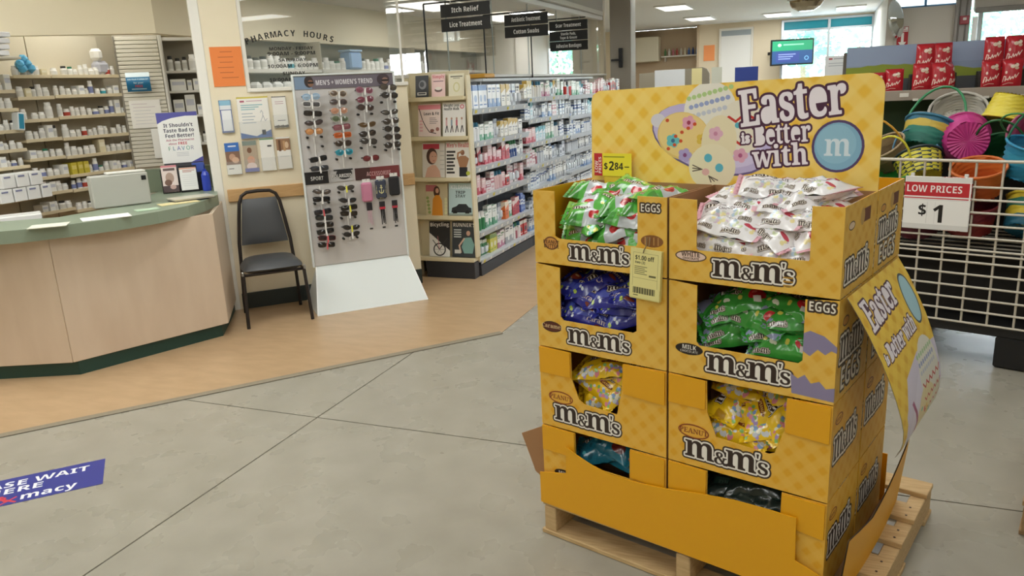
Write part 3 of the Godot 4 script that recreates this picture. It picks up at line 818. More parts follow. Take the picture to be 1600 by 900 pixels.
func banner_print() -> ImageTexture:
	var c := gingham(1200, 420, 58.0, Color("f9d878"), Color("f0bf40"))
	# plate of decorated biscuits
	c.ell(560, 226, 262, 132, Color("6a5a8c"), 0.25); c.ell(560, 222, 257, 128, Color("c4b8e0"), 0.25); c.ell(570, 226, 215, 100, Color("d6ccec"), 0.25)
	c.ell(332, 150, 34, 28, Color("d8d4de"))
	c.ell(560, 120, 112, 118, Color("ece8dc")); c.ell(690, 180, 96, 104, Color("ebe4d2"))
	for k in 3:
		for i in 9 - k:
			c.ell(470 + i * 22 + k * 10, 66 + k * 34 - i * 5, 10, 9, [Color("b4d08c"), Color("9aa6d0"), Color("c8ccd8")][k])
	c.line(pv([600, 170, 640, 140, 668, 158, 706, 128, 740, 146, 770, 120]), 9, Color("c8342c")); c.line(pv([620, 250, 660, 226, 690, 246, 730, 216]), 9, Color("c8342c"))
	for i in 6: c.ell(620 + i * 28, 182 - i * 5, 11, 11, Color("d8c860") if i % 2 else Color("5cb4c4"))
	c.ell(446, 214, 118, 96, Color("e6c476"), 0.2); c.ell(446, 210, 112, 90, Color("edd08c"), 0.2)
	var fl := func(x: float, y: float, col: Color, mid: Color, r := 14.0) -> void:
		for i in 5: c.ell(x + cos(i * TAU / 5) * r * 1.25, y + sin(i * TAU / 5) * r * 1.1, r, r * 0.95, col)
		c.ell(x, y, r * 0.6, r * 0.6, mid)
	fl.call(400, 232, Color("6cc0c8"), Color("3a6a94")); fl.call(470, 160, Color("e6a4bc"), Color("a83a58")); fl.call(454, 290, Color("b0a0d4"), Color("8a4a84")); fl.call(530, 226, Color("e0bc4c"), Color("c07a30"), 12.0)
	for i in 9: c.ell(374 + (i * 61) % 150, 150 + (i * 83) % 150, 8, 7, Color("d0502a"))
	c.ell(600, 236, 74, 104, Color("ece0bc"), 0.1); c.ell(572, 336, 100, 92, Color("efe4c4")); fl.call(586, 204, Color("e4b4c8"), Color("d08aa8"))
	c.ell(556, 300, 17, 17, Color("5cb4cc")); c.ell(604, 338, 17, 17, Color("5cb4cc")); c.ell(546, 356, 16, 14, Color("e6b4b0"))
	for k in 3:
		c.line(pv([530, 346, 490, 330 + k * 12]), 4, Color("5a4a40")); c.line(pv([560, 372, 570 + k * 14, 396 - k * 4]), 4, Color("5a4a40"))
	fl.call(690, 288, Color("e0a8c0"), Color("b05a84"))
	var dk := Color("4a2440"); var wt := Color("f0e9f0")
	write(c, "is", 694, 242, 52, wt, "serif", {"wid": 34.0, "rot": -0.08, "rim": [[8.0, dk], [2.0, wt]]})
	write(c, "Better", 744, 250, 104, wt, "serif", {"wid": 216.0, "rot": -0.09, "rim": [[8.0, dk], [1.0, wt]]})
	write(c, "with", 742, 334, 108, wt, "serif", {"wid": 212.0, "rot": -0.09, "rim": [[8.0, dk], [1.0, wt]]})
	write(c, "Easter", 688, 178, 186, wt, "serif", {"wid": 396.0, "rot": -0.12, "rim": [[11.0, dk], [2.5, wt]]})
	c.ell(1054, 250, 92, 94, Color("54406c")); c.ell(1054, 250, 83, 85, Color("86b6d0")); c.ell(1048, 242, 70, 70, Color("94c2d8"))
	write(c, "m", 1006, 284, 112, Color("dbe9f2"), "serif", {"wid": 96.0})
	for k in 2: c.rect(1030, 392 + k * 9, 120 - k * 30, 3, Color("b98a30"))
	return c.tex()

func poster_print() -> ImageTexture:
	var c := gingham(560, 680, 44.0, Color("f0cc4c"), Color("e2b02a"))
	c.poly(pv([40, 680, 60, 440, 150, 320, 320, 280, 560, 300, 560, 680]), Color("d6cfe2")); c.ell(400, 700, 330, 380, Color("ded8ea"))
	c.ell(410, 400, 130, 150, Color("e4e2d6")); c.ell(330, 560, 130, 150, Color("e6d8a8")); c.ell(490, 600, 90, 140, Color("e0dcc6"))
	for k in 3:
		for i in 8: c.ell(310 + i * 26, 300 + k * 30, 10, 9, [Color("a8c89a"), Color("9aa4c8"), Color("c4c8d4")][k])
	for k in 3:
		var z := PackedVector2Array()
		for i in 11: z.append(Vector2(300 + i * 24, 412 + k * 70 + (12 if i % 2 else -12)))
		c.line(z, 8, Color("c23430"))
	for i in 12: c.ell(260 + (i * 53) % 170, 510 + (i * 37) % 130, 12, 12, [Color("6cc0b4"), Color("d8563a"), Color("e0bc4c")][i % 3])
	c.line(pv([150, 420, 190, 520, 200, 680]), 22, Color("a24a7c"))
	var dk := Color("4a2440"); var wt := Color("f0e9f0")
	write(c, "Easter", 46, 124, 120, wt, "serif", {"wid": 310.0, "rot": -0.06, "rim": [[8.0, dk], [2.0, wt]]})
	write(c, "is", 36, 228, 44, wt, "serif", {"wid": 28.0, "rim": [[6.0, dk], [2.0, wt]]})
	write(c, "Better with", 76, 232, 80, wt, "serif", {"wid": 330.0, "rot": -0.04, "rim": [[6.0, dk], [1.5, wt]]})
	c.ell(470, 130, 62, 88, Color("3c4a5c")); c.ell(470, 130, 54, 80, Color("a4cdda"))
	return c.tex()

func candy_display() -> void:
	var kraft := m(Color("a57a52"), 0.8)
	var yel := m(Color("eaa914"), 0.45)
	# pallet
	var pine := tri_mat(noise_tex(0.015, Color("b9986a"), Color("d8ba8a"), 512, 4, 41), Vector3(1.0, 8.0, 8.0), 0.75)
	var p := thing("pallet", "pale wooden pallet carrying the yellow candy display", "pallet", SHOW)
	for v in [-0.055, -0.25, -0.46, -0.63, -0.83]:
		obj("deck_plank", bx(Vector3(0.555, 0.121, v + 0.0), Vector3(1.12, 0.018, 0.12 if v > -0.3 else 0.1), 0.002), pine, p)
	for x in [0.03, 0.56, 1.085]:
		obj("stringer", bx(Vector3(x, 0.065, -0.44), Vector3(0.05, 0.094, 0.9), 0.003), pine, p)
	for v in [-0.04, -0.44, -0.84]:
		obj("bottom_plank", bx(Vector3(0.555, 0.0095, v), Vector3(1.12, 0.017, 0.11), 0.002), pine, p)
	for v in [-0.02, -0.07, -0.22, -0.28, -0.44, -0.49, -0.6, -0.66]:
		var nl := Geo.new()
		nl.lathe([Vector2(0.004, 0), Vector2(0.004, 0.0012), Vector2(0, 0.0015)], 6, Transform3D(Basis(), Vector3(1.085, 0.13, v)))
		obj("nail", nl, m(Color("4a3a30"), 0.5), p)
	# tray round the foot, one sheet of board: front with the curved top edge, leaning side
	var g := Geo.new()
	g.prism(pv([-0.004, 0.128, 1.02, 0.118, 1.02, 0.2, 0.916, 0.234, 0.914, 0.371, 0.83, 0.372, 0.73, 0.369, 0.62, 0.356, 0.5, 0.336, 0.4, 0.326, 0.3, 0.323, 0.22, 0.338, 0.16, 0.358, 0.114, 0.379, 0.111, 0.274, -0.004, 0.247]), 0.012, 0.016)
	var tr := thing("display_tray", "plain yellow cardboard tray wrapped round the foot of the candy display", "tray", SHOW)
	obj("front_panel", g, yel, tr)
	g = Geo.new()
	var si := PackedVector3Array(); var so := PackedVector3Array()
	for j in 7:
		for i in 13:
			var f := i / 12.0
			var v := lerpf(0.0, -0.69, f)
			var ht := lerpf(0.34, 0.3, clampf(f * 3, 0, 1)) if f < 0.33 else lerpf(0.3, 0.375, (f - 0.33) / 0.67)
			var y := lerpf(0.13, ht, j / 6.0)
			var x := 1.035 + (y - 0.13) * 0.1 + 0.012 * sin(f * PI) 
			so.append(Vector3(x, y, v)); 
	for j in 7:
		for i in 13: si.append(so[j * 13 + 12 - i] - Vector3(0.004, 0, 0))
	g.sheet(so, 12, 6)
	var gi := Geo.new(); gi.sheet(si, 12, 6)
	obj("side_panel", mesh_of([[g, yel], [gi, m(Color("8a8078"), 0.7)]]), null, tr)
	obj("back_panel", bx(Vector3(0.5, 0.22, -0.66), Vector3(1.0, 0.18, 0.004)), yel, tr)
	obj("floor_panel", bx(Vector3(0.5, 0.133, -0.32), Vector3(1.02, 0.004, 0.66)), kraft, tr)
	# folded corner flap of the near left foot
	g = Geo.new()
	g.prism(pv([0.0, 0.2, 0.0, 0.418, -0.108, 0.36, -0.05, 0.222, -0.02, 0.206]), -0.022, -0.018)
	obj("corner_flap", g, kraft, tr)
	# cartons
	var prints := []
	for k in 6: prints.append(carton_print(k, 0.492, 0.29))
	var sides := [side_print(0, 0.31, 0.29), side_print(1, 0.31, 0.29), side_print(2, 0.31, 0.29)]
	var ys := [1.027, 0.731, 0.436, 0.14]
	var kin := [[0, 1], [2, 3], [4, 4], [5, 5]]
	var colname := ["near the pharmacy", "near the basket bin"]
	var tiername := ["top", "second", "third", "lowest"]
	var what := [["white green-egg", "white chocolate"], ["caramel", "milk chocolate egg"], ["peanut", "peanut"], ["milk chocolate", "milk chocolate"]]
	# U-shaped fronts: heights above each carton's own foot
	var cut := [
		[[0.086, 0.245, 0.084, 0.094, 0.1, 0.087, 0.386, 0.087, 0.392, 0.1, 0.392, 0.245], [0.086, 0.24, 0.086, 0.1, 0.09, 0.094, 0.405, 0.094, 0.408, 0.1, 0.408, 0.24]],
		[[0.098, 0.285, 0.095, 0.115, 0.106, 0.104, 0.372, 0.104, 0.386, 0.112, 0.386, 0.285], [0.09, 0.285, 0.09, 0.112, 0.1, 0.101, 0.39, 0.101, 0.402, 0.112, 0.402, 0.285]],
		[[0.132, 0.288, 0.132, 0.195, 0.16, 0.125, 0.18, 0.112, 0.31, 0.105, 0.33, 0.195, 0.335, 0.288], [0.125, 0.288, 0.128, 0.19, 0.158, 0.115, 0.32, 0.104, 0.336, 0.112, 0.362, 0.19, 0.365, 0.288]],
		[[0.14, 0.29, 0.14, 0.18, 0.355, 0.18, 0.358, 0.29], [0.132, 0.29, 0.132, 0.18, 0.36, 0.18, 0.362, 0.29]]]
	var cells := {}
	for ti in 4:
		for co in 2:
			var x0 := 0.004 + co * 0.498
			var y0: float = ys[ti]
			var top: float = 0.242 if ti == 0 else 0.292
			var pts := pv([0.0, 0.0, 0.49, 0.0, 0.49, top])
			var cp: Array = cut[ti][co]
			for i in range(cp.size() - 2, -1, -2): pts.append(Vector2(cp[i], minf(cp[i + 1], top)))
			pts.append(Vector2(0.0, top))
			var b := thing("candy_carton", "%s yellow %s carton in the column %s" % [tiername[ti], what[ti][co], colname[co]], "carton", SHOW * tf(x0, y0, 0.0), "yellow candy cartons")
			var fg := Geo.new()
			fg.prism(pts, -0.004, 0.0, Rect2(0, 0, 0.492, 0.29))
			var fpo := obj("front_panel", fg, pm(prints[kin[ti][co]], 0.45), b)
			var pr: int = [0, 1, 2, 2][ti]
			var right := obj("side_panel", bx(Vector3(0.488, top / 2, -0.155), Vector3(0.004, top, 0.304)), pm(sides[pr], 0.45), b)
			if co == 0: right.material_override = kraft
			obj("side_panel", bx(Vector3(0.002, top / 2, -0.155), Vector3(0.004, top, 0.304)), yel if co == 0 else kraft, b)
			obj("back_panel", bx(Vector3(0.245, top / 2, -0.305), Vector3(0.484, top, 0.004)), kraft, b)
			obj("bottom_panel", bx(Vector3(0.245, 0.002, -0.155), Vector3(0.484, 0.004, 0.3)), kraft, b)
			# folded front flaps of the two lower rows
			if ti >= 2:
				var lw: float = cp[0]; var rx: float = cp[cp.size() - 2]
				obj("flap", bx(Vector3(lw / 2, top - 0.048, 0.003), Vector3(lw - 0.004, 0.092, 0.004)), yel, fpo)
				var fl := Geo.new()
				fl.prism(pv([rx + 0.002, top - 0.105 if ti == 2 else top - 0.1, 0.486, top - 0.112, 0.486, top - 0.004, rx + 0.002, top - 0.004]), 0.002, 0.006)
				obj("flap", fl, yel, fpo)
			if co == 1 or ti == 0:
				# the carton behind it
				var rb := thing("candy_carton", "%s yellow carton rear row, behind %s carton %s" % [tiername[ti], what[ti][co], colname[co]], "carton", SHOW * tf(x0, y0, -0.315), "yellow candy cartons")
				var rs := obj("side_panel", bx(Vector3(0.488, top / 2, -0.155), Vector3(0.004, top, 0.304)), pm(sides[1] if ti == 0 else sides[pr], 0.45), rb)
				if co == 0: rs.material_override = kraft
				obj("side_panel", bx(Vector3(0.002, top / 2, -0.155), Vector3(0.004, top, 0.304)), yel if co == 0 else kraft, rb)
				obj("inner_panel", bx(Vector3(0.245, top / 2, -0.002), Vector3(0.484, top, 0.004)), kraft, rb)
				obj("back_panel", bx(Vector3(0.245, top / 2, -0.305), Vector3(0.484, top, 0.004)), yel, rb)
				obj("bottom_panel", bx(Vector3(0.245, 0.002, -0.155), Vector3(0.484, 0.004, 0.3)), kraft, rb)
	# bags in the cartons
	var bp := bag_prints()
	var shapes := [bag_mesh(2), bag_mesh(5), bag_mesh(9), bag_mesh(14)]
	var bm := {}
	var bag_of := func(pr: int, sh: int) -> ArrayMesh:
		var key := pr * 10 + sh
		if not bm.has(key): bm[key] = mesh_of([[shapes[sh][0], bp[pr]], [shapes[sh][1], bp[pr]]])
		return bm[key]
	var bagname := ["green-white candy bag", "pink-ended white candy bag", "dark blue candy bag", "bright green candy bag", "yellow candy bag", "teal candy bag", "black candy bag"]
	# carton, print, rows: [height above carton foot, depth, tilt, bags across (x, yaw)]
	var fillings := [
		[0, 0, 0, [[0.115, -0.035, 62.0, [[0.17, 10], [0.31, -25]]], [0.15, -0.06, 48.0, [[0.15, -18], [0.27, 22], [0.37, -8]]], [0.185, -0.09, 40.0, [[0.18, 14], [0.33, -16]]], [0.215, -0.13, 30.0, [[0.15, -10], [0.27, 30], [0.39, 12]]], [0.235, -0.19, 20.0, [[0.2, 8], [0.35, -30]]], [0.245, -0.235, 12.0, [[0.12, 20], [0.28, -12], [0.42, 60]]]]],
		[0, 1, 1, [[0.12, -0.035, 60.0, [[0.16, 6], [0.34, -6]]], [0.145, -0.055, 52.0, [[0.14, -8], [0.25, 14], [0.36, 60]]], [0.178, -0.08, 42.0, [[0.15, 5], [0.27, -20], [0.37, -70]]], [0.212, -0.11, 36.0, [[0.14, 12], [0.26, 8], [0.37, -24]]], [0.24, -0.15, 26.0, [[0.17, -14], [0.3, 24], [0.42, -8]]], [0.265, -0.19, 18.0, [[0.15, 12], [0.27, -10], [0.4, 34]]], [0.28, -0.23, 10.0, [[0.23, 16], [0.36, -40]]]]],
		[1, 0, 2, [[0.125, -0.04, 58.0, [[0.17, -14], [0.31, 16]]], [0.155, -0.055, 46.0, [[0.15, 26], [0.3, 12]]], [0.185, -0.07, 36.0, [[0.14, -30], [0.27, 18], [0.37, 14]]], [0.21, -0.1, 24.0, [[0.17, 20], [0.32, 8]]], [0.228, -0.14, 14.0, [[0.2, -8], [0.36, 14]]]]],
		[1, 1, 3, [[0.125, -0.04, 58.0, [[0.16, 16], [0.34, -12]]], [0.155, -0.055, 48.0, [[0.15, 28], [0.29, 18], [0.38, -20]]], [0.19, -0.07, 40.0, [[0.15, 32], [0.25, -30], [0.37, 22]]], [0.22, -0.1, 24.0, [[0.18, 10], [0.33, -16]]], [0.235, -0.14, 14.0, [[0.24, 10]]]]],
		[2, 0, 4, [[0.135, -0.045, 52.0, [[0.22, 20], [0.3, -50]]], [0.17, -0.06, 44.0, [[0.2, -18], [0.3, 34]]], [0.215, -0.08, 34.0, [[0.21, 12], [0.31, -14]]], [0.232, -0.13, 16.0, [[0.25, 8]]]]],
		[2, 1, 4, [[0.13, -0.045, 54.0, [[0.2, -16], [0.3, 24]]], [0.165, -0.06, 48.0, [[0.18, 30], [0.31, 28]]], [0.2, -0.08, 44.0, [[0.17, 76], [0.25, -74], [0.34, 62]]], [0.228, -0.12, 20.0, [[0.2, 10], [0.33, -20]]]]],
		[3, 0, 5, [[0.2, -0.05, 40.0, [[0.2, 14], [0.31, -20]]], [0.235, -0.09, 22.0, [[0.24, -8]]]]],
		[3, 1, 6, [[0.2, -0.05, 46.0, [[0.19, 8], [0.31, -10]]], [0.235, -0.09, 22.0, [[0.25, 6]]]]]]
	for f in fillings:
		var n := 0
		var rw := 0
		for r in f[3]:
			var i := 0
			for a in r[3]:
				var o := MeshInstance3D.new()
				o.name = numbered("candy_bag")
				o.mesh = bag_of.call(f[2], (n * 3 + f[0]) % 4)
				add_child(o)
				var bs := Basis(Vector3.RIGHT, deg_to_rad(r[2] * 0.66 + rng.randf_range(-13, 13))) * Basis(Vector3.UP, deg_to_rad(a[1] + rng.randf_range(-16, 16))) * Basis(Vector3.BACK, rng.randf_range(-0.24, 0.24))
				var ex := absf(bs.x.x) * 0.105 + absf(bs.z.x) * 0.062 + absf(bs.y.x) * 0.03
				var ez := absf(bs.x.z) * 0.105 + absf(bs.z.z) * 0.062 + absf(bs.y.z) * 0.03
				var x: float = clampf(a[0], 0.006 + ex, 0.484 - ex) + 0.004 + f[1] * 0.498
				o.transform = SHOW * Transform3D(bs, Vector3(x, ys[f[0]] + r[0] - (0.034 if f[0] == 0 else 0.0) + rng.randf_range(-0.004, 0.004), clampf(r[1] - 0.012, -0.296 + ez, -0.006 - ez * 0.96)))
				tag(o, "%s, %s across row %s up, %s carton, %s side" % [bagname[f[2]], ORD[i], ["one", "two", "three", "four", "five", "six", "seven"][rw], tiername[f[0]], ["pharmacy", "basket bin"][f[1]]], "candy bag", "candy bags in the %s carton %s" % [tiername[f[0]], colname[f[1]]])
				n += 1
				i += 1
			rw += 1
	# header banner between the front and rear cartons
	var outl := [0.035, 1.235, 0.99, 1.235]
	for k in 7:
		var an := k / 6.0 * PI / 2
		outl.append_array([0.945 + 0.045 * cos(an), 1.548 + 0.045 * sin(an)])
	outl.append_array([0.07, 1.575, 0.046, 1.562, 0.04, 1.54])
	var hb := thing("display_header", "wide yellow printed header board standing behind the front candy cartons", "sign", SHOW * tf(0, 0, -0.313))
	g = Geo.new()
	g.prism(pv(outl), -0.002, 0.002, Rect2(0.035, 1.257, 0.955, 0.335))
	obj("board", g, pm(banner_print(), 0.4), hb)
	for x in [0.2, 0.8]: obj("leg", bx(Vector3(x, 1.16, 0), Vector3(0.06, 0.26, 0.003)), kraft, hb)
	# price tag on the header
	var c := Print.new(216, 110, Color("f2e03a"))
	c.rect(0, 0, 48, 110, Color("c22a34")); write(c, "LOW", 22, 96, 26, Color("f4f0ee"), "bold", {"rot": -PI / 2, "wid": 60.0}); write(c, "PRICES", 42, 100, 22, Color("f4f0ee"), "bold", {"rot": -PI / 2, "wid": 84.0})
	write(c, "$", 56, 78, 44, Color("1c1c1a"), "bold"); write(c, "2", 84, 82, 60, Color("1c1c1a"), "bold"); write(c, "84", 118, 78, 46, Color("1c1c1a"), "bold"); c.rect(56, 14, 120, 5, Color("8a8420")); c.rect(176, 62, 26, 5, Color("3a3818")); c.rect(180, 94, 22, 8, Color("c8bc50"))
	var pt := thing("price_tag", "yellow price card with red edge clipped to the header board", "price tag", SHOW * tf(0.132, 1.325, -0.295))
	obj("card", bx(Vector3(0, 0, 0), Vector3(0.15, 0.078, 0.002)), pm(c.tex(), 0.4), pt)
	g = Geo.new()
	g.prism(pv([-0.03, -0.085, 0.02, -0.085, 0.03, -0.036, -0.04, -0.036]), -0.004, -0.001)
	obj("clip", g, m(Color("e8c43c"), 0.5), pt)
	# coupon pad hanging on a wire
	c = Print.new(150, 220, Color("ece29a"))
	c.rect(14, 18, 122, 1, Color("8a8450")); c.rect(14, 18, 1, 150, Color("8a8450")); c.rect(135, 18, 1, 150, Color("8a8450")); c.rect(14, 130, 122, 1, Color("8a8450"))
	write(c, "$1.00 off", 24, 50, 27, Color("2a2818"), "bold", {"wid": 92.0}); write(c, "two (2)", 24, 66, 15, Color("3a3824"), "bold")
	for k in 5: c.rect(22, 78 + k * 8, 62 - (k * 11) % 22, 3, Color("6a6640"))
	c.rect(94, 112, 34, 8, Color("6a6640"))
	for k in 26: c.rect(18 + k * 4.2, 172, 1.4 + (k * 7 % 3), 28, Color("1f1e14"))
	c.rect(20, 206, 24, 4, Color("6a6640"))
	var cp2 := thing("coupon_pad", "pale yellow pad of dollar-off coupons hanging from a carton by a wire", "coupon pad", SHOW * tf(0.432, 1.036, 0.012, 0, 0, -3))
	obj("top_sheet", bx(Vector3(0, 0, 0.008), Vector3(0.104, 0.155, 0.0012)), pm(c.tex(), 0.6), cp2)
	obj("sheets", bx(Vector3(0.001, -0.003, 0.001), Vector3(0.102, 0.156, 0.012)), m(Color("e4d884"), 0.7), cp2)
	g = Geo.new()
	g.tube([Vector3(-0.008, 0.066, 0.01), Vector3(-0.004, 0.075, 0.014), Vector3(0.0, 0.09, 0.006), Vector3(-0.004, 0.112, -0.002), Vector3(0.006, 0.112, -0.002), Vector3(0.008, 0.086, 0.006)], 0.0018, 5)
	obj("wire", g, m(Color("8a7a5c"), 0.4, 0.6), cp2)
	# poster that has come loose and curls outwards from the side
	var prof := [Vector2(1.002, 1.026), Vector2(1.034, 0.975), Vector2(1.066, 0.914), Vector2(1.092, 0.86), Vector2(1.113, 0.806), Vector2(1.131, 0.752), Vector2(1.145, 0.7), Vector2(1.151, 0.66), Vector2(1.15, 0.62), Vector2(1.143, 0.585), Vector2(1.13, 0.556)]
	var f1 := PackedVector3Array(); var f2 := PackedVector3Array()
	for j in prof.size():
		var q: Vector2 = prof[prof.size() - 1 - j]
		for i in 7:
			var v := lerpf(-0.03, -0.575, i / 6.0)
			var k := (prof.size() - 1.0 - j) / (prof.size() - 1.0)
			f1.append(Vector3(q.x + 0.016 * k * (1 - i / 6.0), q.y + 0.05 * k * (1 - i / 6.0) * k, v))
	for j in prof.size():
		for i in 7: f2.append(f1[j * 7 + 6 - i] + Vector3(-0.0012, -0.001, 0))
	g = Geo.new(); g.sheet(f1, 6, prof.size() - 1)
	gi = Geo.new(); gi.sheet(f2, 6, prof.size() - 1)
	tag(obj("loose_poster", mesh_of([[g, pm(poster_print(), 0.35)], [gi, m(Color("c9c6c0"), 0.6)]]), null, self, SHOW), "yellow printed poster curling loose from the side of the candy display", "poster")

# ------------------------------------------------------------------ the pharmacy
func counter() -> void:
	var lam := tri_mat(noise_tex(0.01, Color("d2bda6"), Color("dfccb6"), 512, 4, 31), Vector3(1.2, 0.25, 1.2), 0.4)
	var green := m(Color("23443c"), 0.5)
	var top := m(Color("8d9a86"), 0.35)
	var t := thing("pharmacy_counter", "pinkish wood-look pharmacy counter with green worktop and dark green kick", "counter")
	# base
	obj("kick", slab([-5.94, -2.42, -4.70, -2.95, -4.22, -3.16, -3.87, -4.03, -4.24, -4.58, -4.4, -4.3, -4.2, -3.9, -4.45, -3.3, -5.94, -2.62], 0.004, 0.09), green, t)
	var pa := Geo.new()
	var q := [Vector3(-5.94, 0, -2.4), Vector3(-4.225, 0, -3.13), Vector3(-3.83, 0, -4.055), Vector3(-4.235, 0, -4.60)]
	for i in 3:
		var a: Vector3 = q[i]; var b: Vector3 = q[i + 1]
		var d := (b - a).normalized()
		var pn := Geo.new()
		var nin := Vector3(d.z, 0, -d.x) * (-0.012)
		var gap := 0.003
		pn.bar(a + d * gap + Vector3(0, 0.482, 0) - nin, b - d * gap + Vector3(0, 0.482, 0) - nin, 0.024, 0.78, 0.002)
		obj("front_panel", pn, lam, t)
	var e := Geo.new()
	# worktop with a rounded edge
	var c := [Vector2(-5.94, -2.21)]
	for p in [Vector2(-4.42, -2.86), Vector2(-4.25, -2.99), Vector2(-4.1, -3.18), Vector2(-3.97, -3.4), Vector2(-3.9, -3.66), Vector2(-3.885, -3.9), Vector2(-3.95, -4.12), Vector2(-4.1, -4.42), Vector2(-4.24, -4.57)]: c.append(p)
	for p in [Vector2(-4.62, -4.93), Vector2(-4.86, -4.66), Vector2(-4.42, -3.85), Vector2(-4.46, -3.4), Vector2(-4.75, -3.2), Vector2(-5.94, -2.7)]: c.append(p)
	var flat := []
	for p in c: flat.append_array([p.x, p.y])
	obj("worktop", slab(flat, 0.873, 0.948), top, t)
	# raised back board behind the leaflets
	var rb := obj("riser", bx(Vector3(-0.925, 1.035, -0.36), Vector3(0.68, 0.18, 0.03), 0.004), m(Color("76806a"), 0.5), t)
	rb.transform = WALL
	tag(obj("register_back", bx(Vector3(0, 0.11, 0), Vector3(0.36, 0.215, 0.1), 0.008), m(Color("b9b8b0"), 0.5), self, tf(-4.42, 0.9485, -3.86, 62)), "pale grey back of a register screen on the pharmacy counter", "register")
	var rg: MeshInstance3D = get_node("register_back")
	obj("port", bx(Vector3(0.15, 0.18, 0.05), Vector3(0.03, 0.03, 0.006)), m(Color("17191a"), 0.5), rg)
	obj("papers", bx(Vector3(0.05, 0.226, 0), Vector3(0.24, 0.012, 0.09), 0.002), m(Color("e8e6de"), 0.8), rg)
	# papers lying on the worktop
	var pp := [[-4.18, -3.12, 0.2, 0.15, 42.0, "dcdccb", "sheaf of pale paper on the near end of the green worktop"], [-4.07, -3.42, 0.27, 0.17, 55.0, "f4f3ee", "blank white sheet on the green worktop before the register"], [-4.05, -3.72, 0.14, 0.1, 60.0, "b9d0b6", "pale green pad on the worktop beside the white sheet"], [-4.06, -4.0, 0.25, 0.12, 60.0, "e6d9a6", "cream paper slip under the magazine on the worktop"]]
	for a in pp:
		tag(obj("paper", bx(Vector3(0, 0.002, 0), Vector3(a[2], 0.004, a[3])), m(Color(a[5]), 0.8), self, tf(a[0], 0.949, a[1], a[4])), a[6], "paper")
	var mg := thing("magazine", "dark edged magazine lying open-side down at the worktop end", "magazine", tf(-4.1, 0.956, -4.16, 62))
	obj("pages", bx(Vector3(0, 0.006, 0), Vector3(0.27, 0.01, 0.17), 0.002), m(Color("e8e2cf"), 0.7), mg)
	obj("cover", bx(Vector3(0, 0.0125, 0), Vector3(0.28, 0.002, 0.18)), m(Color("cfcbb8"), 0.35), mg)
	obj("back", bx(Vector3(0, 0.0, 0), Vector3(0.28, 0.002, 0.18)), m(Color("30353a"), 0.4), mg)

